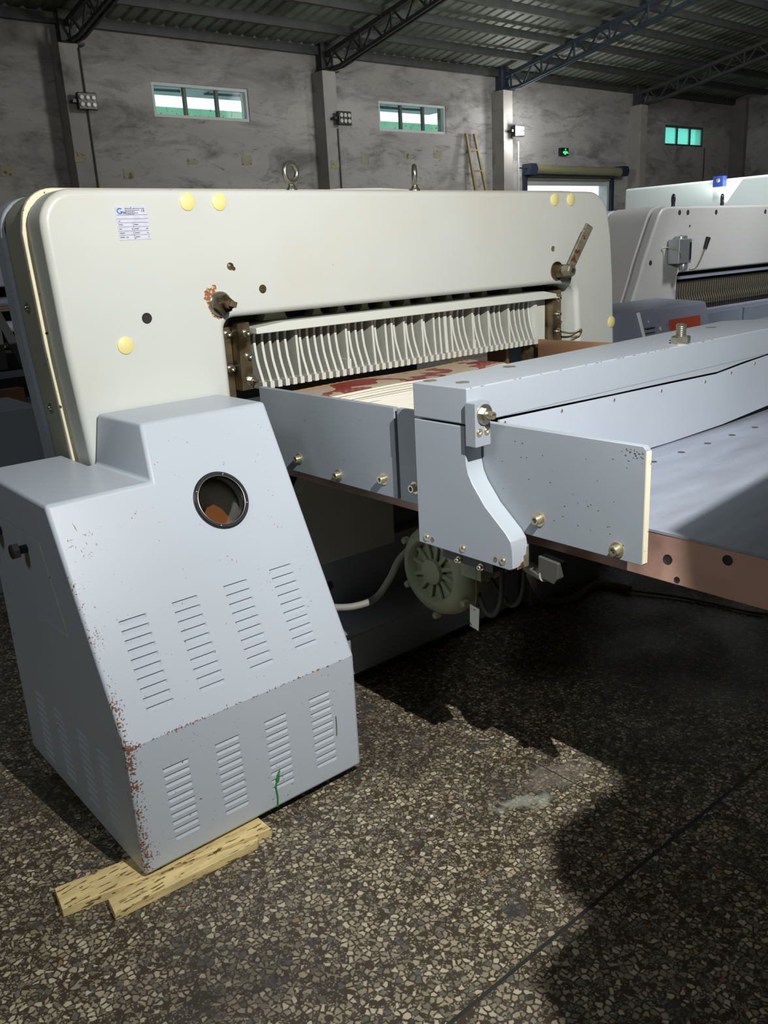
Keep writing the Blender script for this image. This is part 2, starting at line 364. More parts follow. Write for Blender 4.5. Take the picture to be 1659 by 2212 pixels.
def struct(name, bm, m, bevel=0, parent=None):
    o = obj(name, bm, m, parent, bevel)
    if not parent: o['kind'] = 'structure'
    return o
_bolt = {}
def bolt(name, pos, axis, r, h, m, parent, kind='socket', washer=True, label=None):
    key = (r, h, m, kind, washer)
    if key not in _bolt:
        bm = bm_(); z = 0
        if washer: lathe(bm, [(r * 1.55, 0), (r * 1.55, r * .22), (r * .9, r * .22)], (0, 0, 0), (0, 0, 1), 24); z = r * .22
        if kind == 'socket':
            lathe(bm, [(r, z), (r, z + h * .92), (r * .93, z + h), (r * .55, z + h)], (0, 0, 0), (0, 0, 1), 24, capb=False)
            lathe(bm, [(r * .55, z + h), (r * .5, z + h * .35)], (0, 0, 0), (0, 0, 1), 6, capa=False)
        elif kind == 'flush':
            lathe(bm, [(r * 1.25, 0), (r * 1.25, h * .3), (r, h * .3), (r, h * .2), (r * .85, h * .75), (r * .5, h * .75)], (0, 0, 0), (0, 0, 1), 24, capb=False)
            lathe(bm, [(r * .5, h * .75), (r * .45, h * .05)], (0, 0, 0), (0, 0, 1), 6, capa=False)
        elif kind == 'hex':
            lathe(bm, [(r, z), (r, z + h * .85), (r * .86, z + h)], (0, 0, 0), (0, 0, 1), 6)
        elif kind == 'dome':
            lathe(bm, [(r, 0), (r * .92, h * .5), (r * .6, h * .9), (r * .05, h)], (0, 0, 0), (0, 0, 1), 16)
        bmesh.ops.remove_doubles(bm, verts=bm.verts, dist=1e-6)
        me = bpy.data.meshes.new(name); bm.to_mesh(me); bm.free(); me.materials.append(M[m])
        me.set_sharp_from_angle(angle=math.radians(35))
        for p in me.polygons: p.use_smooth = True
        _bolt[key] = me
    o = bpy.data.objects.new(name, _bolt[key]); COL.objects.link(o)
    o.parent = parent; o.location = Vector(pos) - wloc(parent); o.rotation_euler = Vector(axis).to_track_quat('Z', 'Y').to_euler()
    if label: o['label'] = label
    return o
def boolean_cut(o, cutter_bm):
    """cut the shape out of o for good; the cutter does not stay in the scene"""
    off = wloc(o.parent) if o.parent else Vector((0, 0, 0))
    bmesh.ops.translate(cutter_bm, verts=cutter_bm.verts, vec=-off)
    cm = bpy.data.meshes.new('cut'); cutter_bm.to_mesh(cm); cutter_bm.free()
    c = bpy.data.objects.new('cut', cm); COL.objects.link(c); c.parent = o.parent
    md = o.modifiers.new('b', 'BOOLEAN'); md.object = c; md.operation = 'DIFFERENCE'; md.solver = 'EXACT'
    bpy.context.view_layer.update()
    dg = bpy.context.evaluated_depsgraph_get()
    nm = bpy.data.meshes.new_from_object(o.evaluated_get(dg), preserve_all_data_layers=True, depsgraph=dg)
    old = o.data; o.modifiers.clear(); o.data = nm; nm.name = old.name
    bpy.data.objects.remove(c); bpy.data.meshes.remove(cm)
def text(name, s, size, loc, rot, m, parent, depth=.0004, sx=1):
    cu = bpy.data.curves.new(name, 'FONT'); cu.body = s; cu.size = size; cu.extrude = depth; cu.align_x = 'LEFT'
    t = bpy.data.objects.new(name, cu); COL.objects.link(t); bpy.context.view_layer.update()
    me = bpy.data.meshes.new_from_object(t); bpy.data.objects.remove(t)
    o = bpy.data.objects.new(name, me); COL.objects.link(o); o.parent = parent; o.location = Vector(loc) - wloc(parent); o.rotation_euler = rot; o.scale = (sx, 1, 1)
    me.materials.clear(); me.materials.append(M[m]); return o

# ================================================================== SETTING
YW = 13.0; XR = 23.7; ZE = 4.85; SL = .17
def roof_z(y): return ZE + (YW - y) * SL
struct('floor', box(bm_(), -7, XR + .2, -7, YW + .3, -.2, 0), 'floor')
# back wall with three window openings and the doorway
bm = bm_()
WINS = [(6.58, 8.28, 3.68, 4.17), (11.06, 12.77, 3.66, 4.17), (20.4, 22.2, 3.70, 4.17)]
DOOR = (15.1, 18.1, 0, 2.86)
xs = sorted({-7, XR, *[v for q in WINS + [DOOR] for v in q[:2]]}); zs = sorted({0, 5.0, *[v for q in WINS + [DOOR] for v in q[2:]]})
holes = WINS + [DOOR]
for i in range(len(xs) - 1):
    for j in range(len(zs) - 1):
        cx, cz = (xs[i] + xs[i + 1]) / 2, (zs[j] + zs[j + 1]) / 2
        if any(h[0] < cx < h[1] and h[2] < cz < h[3] for h in holes): continue
        box(bm, xs[i], xs[i + 1], YW, YW + .24, zs[j], zs[j + 1])
bmesh.ops.remove_doubles(bm, verts=bm.verts, dist=1e-5)
struct('wall_back', bm, 'plaster')
struct('wall_right', box(bm_(), XR, XR + .24, -7, YW + .24, 0, 8.4), 'plaster')
struct('wall_left', box(bm_(), -7.24, -7, -7, YW + .24, 0, 8.4), 'plaster')
struct('wall_front', box(bm_(), -7, XR, -7.24, -7, 0, 8.4), 'plaster')
# corrugated roof, ribs run down the slope
bm = bm_(); nx = 30.9 / .23; prof = []
x = -7.1
while x < XR + .1:
    prof += [(x, 0), (x + .15, 0), (x + .175, .035), (x + .205, .035)]; x += .23
va = []
for (y) in (YW + .5, -7.3):
    va.append([bm.verts.new((px, y, roof_z(y) + dz + .09)) for px, dz in prof])
for i in range(len(prof) - 1): bm.faces.new((va[0][i], va[0][i + 1], va[1][i + 1], va[1][i]))
r = bmesh.ops.extrude_face_region(bm, geom=list(bm.faces))
bmesh.ops.translate(bm, verts=[v for v in r['geom'] if isinstance(v, bmesh.types.BMVert)], vec=(0, 0, .03))
bmesh.ops.recalc_face_normals(bm, faces=bm.faces)
M['roof'] = mat('roof_sheet', lin(128, 132, 122), .55, metal=.2, var=.25, vscale=.8, stretch=(1, .3, 1), stain=lin(92, 94, 84), stscale=1.1, stamt=.5)
struct('ceiling', bm, 'roof')
# pilasters
PX = [5.35, 9.82, 14.32, 19.1]
for i, px in enumerate(PX + [.8, -3.7]):
    struct('trim_%d' % (i + 1), box(bm_(), px - .24, px + .04, YW - .32, YW + .02, 0, 4.50), 'pillar', bevel=.01)
struct('trim_7', box(bm_(), XR - .15, XR + .01, YW - .4, YW + .01, 0, 4.9), 'pillar_d')
# purlins
k = 8
y = YW - .06
while y > -6.8:
    bm = bm_(); z = roof_z(y) + .05
    prism(bm, [(y - .035, z), (y - .035, z - .13), (y + .035, z - .13), (y + .035, z - .115), (y - .02, z - .115), (y - .02, z)], 'x', -7, XR)
    struct('trim_%d' % k, bm, 'truss'); k += 1
    y -= .80
# trusses
def truss(px, label, blue):
    t = thing('roof_truss', (px, YW - .2, 4.5), label, 'roof truss', 'steel roof trusses')
    m_ = 'truss_blue' if blue else 'truss'
    up = lambda y: roof_z(y) - .10
    def low(y): return 4.52 if y > 12.45 else 4.52 + (12.45 - y) * .18
    bm = bm_(); beam(bm, (px, YW - .02, up(YW)), (px, -6.9, up(-6.9)), .11, .07); obj('upper_chord', bm, m_, t)
    bm = bm_(); ys = [YW - .05, 12.45, 12.1, -6.9]
    for a, b in zip(ys[:-1], ys[1:]):
        for s in (-.045, .045): beam(bm, (px + s, a, low(a) + .02), (px + s, b, low(b) + .02), .035, .05)
    obj('lower_chord', bm, m_, t)
    bm = bm_(); y = YW - .1; j = 0
    while y > -6.4:
        y2 = y - .26
        if j % 2 == 0: beam(bm, (px, y, low(y) + .02), (px, y2, up(y2)), .028)
        else: beam(bm, (px, y, up(y)), (px, y2, low(y2) + .02), .028)
        if j % 3 == 0: beam(bm, (px - .05, y2, low(y2)), (px - .05, y2, up(y2)), .03)
        y = y2; j += 1
    obj('lattice_web', bm, m_, t)
    bm = bm_(); box(bm, px - .12, px + .12, YW - .16, YW - .01, 4.5, 4.95); box(bm, px - .16, px + .16, YW - .28, YW - .01, 4.5, 4.53); obj('end_bracket', bm, m_, t)
truss(PX[0], 'dark steel roof truss over the leftmost wall pillar', False)
truss(PX[1], 'dark steel roof truss above the pillar between the two left windows', False)
truss(PX[2], 'dark bluish steel roof truss over the pillar with the lit floodlight', True)
truss(PX[3], 'dark steel roof truss nearest the right hall corner', False)

# windows
for i, (x0, x1, z0, z1) in enumerate(WINS):
    bm = bm_(); t = .045
    for q in ((x0, x1, z0, z0 + t), (x0, x1, z1 - t, z1), (x0, x0 + t, z0 + t, z1 - t), (x1 - t, x1, z0 + t, z1 - t)): box(bm, q[0], q[1], YW + .02, YW + .10, q[2], q[3])
    f = struct('window_%d' % (i + 1), bm, 'frame_w' if i < 2 else 'frame_d')
    for k_ in (1, 2):
        xx = x0 + (x1 - x0) * k_ / 3; obj('window_bar', box(bm_(), xx - .025, xx + .025, YW + .03, YW + .09, z0 + t, z1 - t), 'frame_d', f)
    for k_ in range(3):
        a = x0 + (x1 - x0) * k_ / 3; obj('pane', box(bm_(), a + .03, a + (x1 - x0) / 3 - .03, YW + .055, YW + .062, z0 + t, z1 - t), 'pane' if i < 2 else 'teal', f)
# doorway with shutter box
bm = bm_(); box(bm, 15.02, 15.12, YW - .02, YW + .22, 0, 2.95); box(bm, 18.02, 18.14, YW - .02, YW + .22, 0, 2.95); box(bm, 15.02, 18.14, YW - .02, YW + .22, 2.84, 2.95)
d = struct('door_1', bm, 'frame_w')
obj('head_board', box(bm_(), 15.12, 18.02, YW + .02, YW + .06, 2.73, 2.84), 'frame_w', d)
obj('guide_rail', box(bm_(), 18.10, 18.20, YW - .09, YW - .02, 0, 3.0), 'navy', d)
obj('guide_rail', box(bm_(), 15.0, 15.08, YW - .09, YW - .02, 0, 3.0), 'navy', d)
t = thing('roller_shutter', (16.6, YW - .14, 2.9), 'rolled up olive roller shutter above the bright doorway', 'roller shutter')
bm = bm_(); cyl(bm, (15.2, YW - .16, 3.04), (18.4, YW - .16, 3.02), .10, seg=16); obj('shutter_roll', bm, 'shutter', t, smooth=30)
obj('bottom_slat', box(bm_(), 15.1, 18.05, YW - .10, YW - .05, 2.845, 2.885), 'shutter', t)
obj('cover_strip', box(bm_(), 15.1, 18.1, YW - .2, YW - .05, 2.89, 2.925), 'navy', t)
for a, b in ((14.98, 15.24), (18.28, 18.56)):
    bm = bm_(); prism(bm, [(a, 2.93), (b - .06, 2.93), (b, 3.05), (b - .06, 3.15), (a, 3.15)], 'y', YW - .26, YW - .03); obj('end_bracket', bm, 'navy', t)
bm = bm_(); cyl(bm, (14.75, YW - .16, 3.06), (15.0, YW - .16, 3.06), .015, seg=8); obj('axle', bm, 'navy', t)
# outside
obj_ = tag(obj('neighbour_building', box(bm_(), -2, 21, 20, 24, 0, 5.05), 'extgreen'), 'green walled building seen outside through the high windows', 'building')
bm = bm_(); box(bm, -2, 14.2, YW + .3, YW + 2.0, 4.36, 4.42)
e = thing('outside_canopy', (6, YW + 1, 4.4), 'grey canopy roof outside above the left windows', 'canopy')
obj('canopy_sheet', bm, 'extgrey', e)
for xx in (6.7, 7.2, 8.3, 11.4, 11.9, 12.4):
    bm = bm_(); beam(bm, (xx, YW + .3, 4.12), (xx + .1, YW + 1.6, 4.36), .04); obj('canopy_brace', bm, 'frame_d', e)
t = thing('tree', (17.9, 17, 0), 'leafy green tree outside seen through the doorway', 'tree')
bm = bm_()
for _ in range(26):
    c = Vector((17.9 + random.uniform(-.75, .75), 17 + random.uniform(-.5, .5), 2.55 + random.uniform(-.9, .42)))
    r = bmesh.ops.create_icosphere(bm, subdivisions=2, radius=random.uniform(.18, .34), matrix=Matrix.Translation(c))
    for v in r['verts']: v.co += Vector((random.uniform(-.05, .05) for _ in range(3)))
obj('crown', bm, 'leaf', t); bm = bm_(); cyl(bm, (17.9, 17, 0), (17.9, 17, 2.2), .12, .08); obj('trunk', bm, 'bamboo', t)
tag(obj('yard_ground', box(bm_(), -8, 45, YW + .35, 30, -.2, -.02), 'extgrey'), 'pale ground of the yard outside the doorway', 'ground')

# floodlights on pillars
def flood(px, z, label, on=False):
    px -= .07; YW = 13.0 - .16
    t = thing('floodlight', (px, YW - .2, z), label, 'floodlight', 'wall floodlights')
    bm = bm_(); box(bm, px - .14, px + .14, YW - .32, YW - .24, z - .11, z + .11); obj('lamp_housing', bm, 'black', t, bevel=.012)
    bm = bm_(); box(bm, px - .2, px - .12, YW - .29, YW - .15, z - .02, z + .02); obj('mounting_bracket', bm, 'black', t)
    for i in range(3):
        for j in range(2):
            bm = bm_(); lathe(bm, [(.034, 0), (.034, .012), (.022, .02)], (px - .085 + i * .085, YW - .32, z - .045 + j * .09), (0, -1, 0), 16)
            obj('lens', bm, 'lamp_on' if on else 'lamp_off', t, smooth=30)
flood(5.42, 3.75, 'unlit black six-lens floodlight on the leftmost pillar')
flood(9.96, 3.75, 'unlit black six-lens floodlight on the pillar between the windows')
flood(14.46, 3.73, 'brightly lit floodlight on the pillar beside the ladder', True)
pl = bpy.data.lights.new('floodlight_glow', 'POINT'); pl.energy = 45; pl.shadow_soft_size = .1
po = bpy.data.objects.new('floodlight_glow', pl); COL.objects.link(po); po.location = (14.39, YW - .68, 3.73)
# conduits
for px, z0, z1, lab in ((5.50, 0, 4.45, 'thin grey cable conduit running down the leftmost pillar'), (9.94, 0, 3.6, 'thin grey cable conduit below the floodlight between the windows'), (14.62, 0, 3.55, 'white cable conduit under the lit floodlight'), (22.25, 0, 3.68, 'dark cable hanging from the teal window')):
    bm = bm_(); px -= .11 if px < 15 else 0; cyl(bm, (px, YW - .334 if px < 15 else YW - .02, z0), (px, YW - .334 if px < 15 else YW - .02, z1), .014, seg=8)
    tag(obj('cable_conduit', bm, 'frame_w' if 14 < px < 15 else 'cable'), lab, 'conduit', 'wall conduits')
# ladder
t = thing('ladder', (13.6, YW - .35, 0), 'old wooden ladder leaning on the wall left of the lit floodlight', 'ladder')
for s, q in ((0, (13.26, 13.40)), (1, (13.50, 13.86))):
    bm = bm_(); beam(bm, (q[1] if s else 13.42, YW - .7, 0.03), (q[0], YW - .06, 3.69), .055, .045); obj('side_rail', bm, 'bamboo', t)
for i in range(9):
    f = (i + .6) / 9.4; z = 3.69 * f; yy = YW - .7 + .64 * f
    bm = bm_(); beam(bm, (13.42 - .16 * f, yy, z), (13.86 - .36 * f, yy, z), .04, .03); obj('rung', bm, 'bamboo', t)
# exit sign
t = thing('exit_sign', (16.35, YW - .06, 3.42), 'small lit green exit sign above the roller shutter', 'sign')
obj('sign_box', box(bm_(), 16.22, 16.48, YW - .08, YW - .01, 3.35, 3.51), 'black', t)
bm = bm_(); cyl(bm, (16.37, YW - .085, 3.475), (16.37, YW - .09, 3.475), .018); prism(bm, [(16.28, 3.42), (16.31, 3.44), (16.42, 3.44), (16.46, 3.41), (16.46, 3.39), (16.40, 3.40), (16.38, 3.37), (16.33, 3.37), (16.32, 3.39), (16.28, 3.40)], 'y', YW - .09, YW - .084)
obj('sign_symbol', bm, 'exit', t)
# old tape rectangles on the wall
for i, (x0, x1, z0, z1, lab) in enumerate(((4.16, 4.36, 2.80, 2.94, 'faded tape patch at the left edge of the wall'), (5.20, 5.37, 2.97, 3.10, 'faded tape patch on the leftmost pillar'), (5.95, 6.13, 2.79, 2.92, 'faded tape patch just right of the leftmost pillar'), (7.04, 7.25, 3.01, 3.09, 'small dark tape patch below the left window'), (8.04, 8.24, 3.02, 3.16, 'faded tape patch under the right end of the left window'), (10.57, 10.77, 3.08, 3.20, 'faded tape patch right of the second pillar'), (11.63, 11.81, 3.20, 3.33, 'faded tape patch under the middle window'), (12.40, 12.62, 3.22, 3.36, 'half-torn tape patch nearest the ladder'), (9.74, 9.92, 2.95, 3.08, 'faded tape patch on the second pillar'))):
    yy = YW - .322 if i in (1, 8) else YW
    if i in (1, 8): x0 -= .10; x1 -= .10
    bm = bm_(); prism(bm, [(x0, z0), (x1 - .02, z0 - .005), (x1, (z0 + z1) / 2), (x1 - .01, z1), (x0 + .01, z1 + .004)], 'y', yy - .006, yy - .001)
    tag(obj('tape_patch', bm, 'tape'), lab, 'tape', 'tape patches on the back wall')

# ================================================================== CUTTING MACHINE (main)
CM = thing('paper_cutter', (2.2, 2.6, 0), 'big cream and grey paper cutting machine with raised arch frame in the foreground', 'paper cutter')
def arch(o=0., inner=True, zt=1.762):
    out = [(.95 - o, 0), (.918 - o, .98), (.893 - o, 1.33), (.882 - o, zt - .11)]
    out += [(.982 - o * .5 + .1 * math.cos(math.radians(a)) * 1.0 - .0, zt - .10 + o + .10 * math.sin(math.radians(a))) for a in range(170, 89, -10)]
    out += [(3.30, zt - .008 + o)]
    out += [(3.34 + (.145 + o) * math.sin(math.radians(a)), zt - .135 + (.127 + o) * math.cos(math.radians(a))) for a in range(10, 81, 10)]
    out += [(3.505 + o, 1.56), (3.53 + o, 1.36), (3.548 + o, 1.06), (3.555 + o, 0)]
    inn = [(3.262, 0), (3.262, 1.10), (3.245, 1.29)] + [(3.185 + .058 * math.cos(math.radians(a)), 1.312 + .05 * math.sin(math.radians(a))) for a in range(10, 91, 16)] + [(3.09, 1.367)]
    inn += [(1.46 + .04 * math.cos(math.radians(a)), 1.327 + .04 * math.sin(math.radians(a))) for a in range(90, 181, 15)] + [(1.42, 0)]
    return out + inn
obj('front_frame', prism(bm_(), arch(), 'y', 2.49, 2.62), 'cream', CM, bevel=.022, seg=4, ang=50)
obj('frame_lip', prism(bm_(), arch(.012), 'y', 2.622, 2.642), 'lip', CM, bevel=.004, seg=1, ang=50)['label'] = 'worn yellow edge of the front frame'
oc = obj('side_cover', prism(bm_(), arch(.002), 'y', 2.645, 2.808), 'olive', CM, bevel=.01, seg=2, ang=50)
obj('groove_strip', prism(bm_(), arch(-.006), 'y', 2.81, 2.826), 'dark', CM)
obj('rear_frame', prism(bm_(), arch(.004), 'y', 2.828, 2.93), 'grey', CM, bevel=.02, seg=3, ang=50)
obj('top_cover', prism(bm_(), [(1.86, 1.765), (2.05, 1.776), (2.25, 1.779), (2.45, 1.772), (2.72, 1.766)], 'y', 2.66, 2.84), 'cream', CM)
for z in (1.44, 1.13):
    bolt('cover_screw', (.886 if z > 1.3 else .905, 2.735, z), (-1, 0, 0), .010, .010, 'steel', CM, 'dome')
# caps and holes on the front frame
for x, z in ((1.333, 1.723), (1.444, 1.722), (3.084, 1.72), (3.195, 1.719), (1.074, 1.318), (3.514, 1.165)):
    bm = bm_(); lathe(bm, [(.026, 0), (.026, .003), (.021, .006), (.002, .007)], (x, 2.49, z), (0, -1, 0), 28); obj('hole_cap', bm, 'cap', CM, smooth=30)['label'] = 'round yellow plastic cap'
for x, z, r in ((1.153, 1.391, .014), (3.074, 1.518, .010)):
    bm = bm_(); lathe(bm, [(r * 1.15, 0), (r * 1.15, .0015), (r, .0015), (r * .9, -.003 + .0035)], (x, 2.4895, z), (0, -1, 0), 20); obj('bolt_hole', bm, 'dark' if r > .012 else 'rust', CM)
bolt('grub_screw', (1.574, 2.49, 1.449), (0, -1, 0), .009, .006, 'oily', CM, 'flush')
bm = bm_(); lathe(bm, [(.012, 0), (.011, .004), (.004, .008)], (1.460, 2.49, 1.527), (0, -1, 0), 16); lathe(bm, [(.007, 0), (.005, .004)], (1.472, 2.49, 1.519), (0, -1, 0), 12); obj('grease_plug', bm, 'oily', CM)
# chipped paint by the left nut
bm = bm_(); prism(bm, [(1.366, 1.405), (1.361, 1.428), (1.352, 1.434), (1.358, 1.441), (1.357, 1.456), (1.365, 1.459), (1.368, 1.468), (1.376, 1.462), (1.384, 1.466), (1.389, 1.474), (1.399, 1.473), (1.402, 1.462), (1.397, 1.455), (1.41, 1.44), (1.42, 1.38), (1.40, 1.366), (1.379, 1.376)], 'y', 2.4885, 2.4905); obj('bare_paint_patch', bm, 'primer', CM)
# left spindle: washer, hex nut, square end
bm = bm_(); lathe(bm, [(.040, 0), (.040, .008), (.037, .012), (.020, .012)], (1.408, 2.49, 1.413), (0, -1, 0), 32); obj('washer', bm, 'steel', CM, smooth=30)
bm = bm_(); lathe(bm, [(.033, 0), (.033, .020), (.029, .026)], (1.408, 2.478, 1.413), (0, -1, 0), 6, phase=.3); obj('hex_nut', bm, 'oily', CM)
bm = bm_(); lathe(bm, [(.014, 0), (.014, .035)], (1.408, 2.452, 1.413), (0, -1, 0), 20); lathe(bm, [(.012, .035), (.012, .055)], (1.408, 2.452, 1.413), (0, -1, 0), 4, phase=.4); obj('spindle_end', bm, 'oily', CM)
# right lever
lv = obj('clamp_lever', beam(bm_(), (3.108, 2.42, 1.440), (3.204, 2.395, 1.607), .014, .040), 'rust', CM, bevel=.004)
bm = bm_(); lathe(bm, [(.040, 0), (.040, .006)], (3.10, 2.49, 1.423), (0, -1, 0), 30); lathe(bm, [(.031, .006), (.031, .034), (.027, .038)], (3.10, 2.49, 1.423), (0, -1, 0), 6); obj('hex_nut', bm, 'oily', CM)
bm = bm_(); lathe(bm, [(.024, 0), (.028, .006), (.028, .045), (.024, .05)], (3.10, 2.452, 1.423), (0, -1, 0), 8); obj('lever_hub', bm, 'rust', CM)
bm = bm_(); lathe(bm, [(.011, 0), (.011, .006)], (3.10, 2.402, 1.423), (0, -1, 0), 4, phase=.3); obj('square_end', bm, 'oily', CM)
# eye bolts
for x, ang in ((1.80, 12), (2.376, 50)):
    ax = (math.sin(math.radians(ang)), -math.cos(math.radians(ang)), 0)
    bm = bm_(); torus(bm, (x, 2.60, 1.822), ax, .030, .0095); lathe(bm, [(.020, 0), (.020, .006), (.013, .014), (.011, .022)], (x, 2.60, 1.762), (0, 0, 1), 20); obj('eye_bolt', bm, 'steel', CM, smooth=50)
# name plate
NP = [(1.098, 1.712), (1.196, 1.713), (1.200, 1.619), (1.100, 1.618)]
pl_ = obj('name_plate', prism(bm_(), NP, 'y', 2.4885, 2.4905), 'label', CM); pl_['label'] = 'silver data plate with blue logo'
RX = (math.radians(90), 0, 0)
bm = bm_()
for z in (1.688, 1.677, 1.6665, 1.655, 1.6435, 1.632): box(bm, 1.101, 1.197, 2.4880, 2.4886, z - .0004, z + .0004)
box(bm, 1.1485, 1.1491, 2.4880, 2.4886, 1.620, 1.6665)
for z, x0, x1 in ((1.7055, 1.128, 1.190), (1.7008, 1.128, 1.174), (1.6970, 1.129, 1.158), (1.6932, 1.129, 1.168), (1.6900, 1.130, 1.156)):
    x = x0
    while x < x1:
        q = random.uniform(.003, .007); box(bm, x, min(x + q, x1), 2.4880, 2.4886, z - .0008, z + .0008); x += q + .0012
for z in (1.661, 1.6492, 1.6377, 1.6262):
    for x0, L_ in ((1.103, .016), (1.151, .015)): box(bm, x0, x0 + L_ * random.uniform(.5, 1), 2.4880, 2.4886, z - .0009, z + .0009)
box(bm, 1.105, 1.110, 2.4880, 2.4886, 1.6705, 1.6722)
obj('plate_rules', bm, 'ink', pl_)
bm = bm_(); n = 20
a_ = [(1.1125 + .0095 * math.cos(math.radians(50 + 280 * i / n)), 1.699 + .0085 * math.sin(math.radians(50 + 280 * i / n))) for i in range(n + 1)]
b_ = [(1.1125 + .0065 * math.cos(math.radians(50 + 280 * i / n)), 1.699 + .0055 * math.sin(math.radians(50 + 280 * i / n))) for i in range(n, -1, -1)]
prism(bm, a_ + b_, 'y', 2.4878, 2.4886); box(bm, 1.1135, 1.1215, 2.4878, 2.4886, 1.6955, 1.698); obj('plate_logo', bm, 'logo', pl_)
bm = bm_()
for x in (1.1215, 1.1255): prism(bm, [(x, 1.691), (x + .0022, 1.691), (x + .0038, 1.697), (x + .0016, 1.697)], 'y', 2.4878, 2.4886)
for x, z in ((1.147, 1.7095), (1.149, 1.6225)): lathe(bm, [(.0013, 0), (.0013, .001)], (x, 2.4885, z), (0, -1, 0), 10)
obj('plate_logo_bars', bm, 'black', pl_)
text('plate_mark', 'CE', .009, (1.178, 2.4879, 1.6965), RX, 'ink', pl_)
for s, x, z in (('V', 1.144, 1.6362), ('kg', 1.1415, 1.6478), ('HP', 1.188, 1.6478), ('Hz', 1.189, 1.6362), ('A', 1.192, 1.6247), ('375', 1.122, 1.6240)):
    text('plate_text', s, .0048, (x, 2.4879, z), RX, 'ink', pl_)

# inner guides at the sides of the opening
g_ = obj('left_guide_plate', prism(bm_(), [(1.493, 1.115), (1.540, 1.117), (1.544, 1.343), (1.497, 1.340)], 'y', 2.545, 2.60), 'oily', CM, bevel=.002, seg=1)
for x, z in ((1.529, 1.308), (1.529, 1.229)): bolt('socket_bolt', (x, 2.545, z), (0, -1, 0), .0095, .013, 'steel', g_)
bolt('adjusting_nut', (1.530, 2.545, 1.146), (0, -1, 0), .013, .014, 'steel', g_, 'hex'); bm = bm_(); cyl(bm, (1.530, 2.53, 1.146), (1.530, 2.505, 1.146), .006); obj('threaded_stud', bm, 'oily', g_)
g_ = obj('left_rail', box(bm_(), 1.44, 1.492, 2.59, 2.66, .93, 1.355), 'oily', CM)
for z in (1.307, 1.190): bolt('socket_bolt', (1.482, 2.59, z), (0, -1, 0), .0095, .013, 'steel', g_)
g_ = obj('right_guide_plate', box(bm_(), 3.165, 3.222, 2.56, 2.62, 1.09, 1.335), 'oily', CM)
for z in (1.300, 1.227, 1.148): bolt('socket_bolt', (3.200, 2.56, z), (0, -1, 0), .0105, .013, 'steel', g_)
g2 = obj('right_rail', box(bm_(), 3.224, 3.26, 2.585, 2.66, .93, 1.35), 'oily', CM)
for z in (1.332, 1.305, 1.188): bolt('socket_bolt', (3.240, 2.585, z), (0, -1, 0), .008, .012, 'brass', g2)
bm = bm_(); tube(bm, [(3.205, 2.55, 1.148), (3.225, 2.50, 1.14), (3.255, 2.47, 1.155), (3.25, 2.475, 1.13), (3.22, 2.50, 1.12)], .004); obj('oil_pipe', bm, 'oily', CM, smooth=60)

# clamp with fingers
clb = bm_(); prism(clb, [(1.560, 1.300), (3.155, 1.302), (3.155, 1.322), (3.07, 1.338), (1.68, 1.333), (1.560, 1.322)], 'y', 2.530, 2.70)
CLO = obj('clamp_bar', clb, 'clamp', CM, bevel=.003, seg=1)
obj('back_plate', box(bm_(), 1.56, 3.10, 2.655, 2.70, 1.12, 1.302), 'finger_back', CLO)
obj('foot_strip', box(bm_(), 1.60, 3.06, 2.597, 2.650, 1.104, 1.128), 'blush', CLO)['label'] = 'worn reddish strip between the finger feet'
bm = bm_(); box(bm, 3.062, 3.075, 2.58, 2.70, 1.13, 1.302); box(bm, 3.09, 3.155, 2.60, 2.70, 1.10, 1.302); box(bm, 3.075, 3.09, 2.60, 2.70, 1.19, 1.302); obj('end_plate', bm, 'clamp', CLO)
pat = {6: 'S', 13: 'B', 17: 'S', 19: 'S', 20: 'S', 22: 'S', 25: 'S', 27: 'S', 28: 'S', 29: 'W', 30: 'S', 34: 'B', 37: 'S', 41: 'S'}
curved = [(2.600, 1.303), (2.607, 1.285), (2.608, 1.265), (2.606, 1.24), (2.600, 1.205), (2.592, 1.18), (2.580, 1.150), (2.572, 1.129)]
straight = [(2.583, 1.303), (2.583, 1.25), (2.579, 1.19), (2.574, 1.129)]
def finger_mesh(kind):
    p = curved if kind == 'C' else straight
    wd = .010 if kind != 'W' else .017
    bm = bm_(); prism(bm, p + [(2.655, 1.129), (2.655, 1.303)], 'x', -wd / 2, wd / 2)
    box(bm, -.0085, .0085, 2.565, 2.655, 1.106, 1.130)
    if kind == 'B': box(bm, -.009, .009, 2.574, 2.655, 1.129, 1.165)
    bmesh.ops.translate(bm, verts=bm.verts, vec=-Vector((0, 2.6, 0)))
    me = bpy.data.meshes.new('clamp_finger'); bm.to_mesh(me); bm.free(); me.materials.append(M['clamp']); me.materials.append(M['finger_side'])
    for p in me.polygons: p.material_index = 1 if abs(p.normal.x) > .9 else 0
    return me
fm = {k_: finger_mesh(k_) for k_ in 'CSBW'}
for i in range(46):
    o = bpy.data.objects.new('clamp_finger', fm[pat.get(i + 1, 'C')]); COL.objects.link(o); o.parent = CLO
    o.location = (1.595 + i * (3.048 - 1.595) / 45 - 2.2, 2.6 - 2.6, 0)
# recess above the clamp
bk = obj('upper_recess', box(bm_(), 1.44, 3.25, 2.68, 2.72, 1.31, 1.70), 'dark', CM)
for i, x in enumerate((1.702, 1.887, 1.998, 2.113, 2.223, 2.332, 2.449, 2.568, 2.673, 2.781, 2.982)):
    wq = .04 if i in (0, 10) else .012
    bm = bm_(); prism(bm, [(x - wq - .014, 1.335), (x + wq + .014, 1.335), (x + wq + .004, 1.348), (x + wq, 1.365), (x + wq, 1.45), (x - wq, 1.45), (x - wq, 1.365), (x - wq - .004, 1.348)], 'y', 2.625, 2.678); obj('recess_web', bm, 'olive', CM)
obj('knife_carrier', box(bm_(), 1.50, 3.20, 2.74, 2.80, 1.16, 1.60), 'dark', CM)

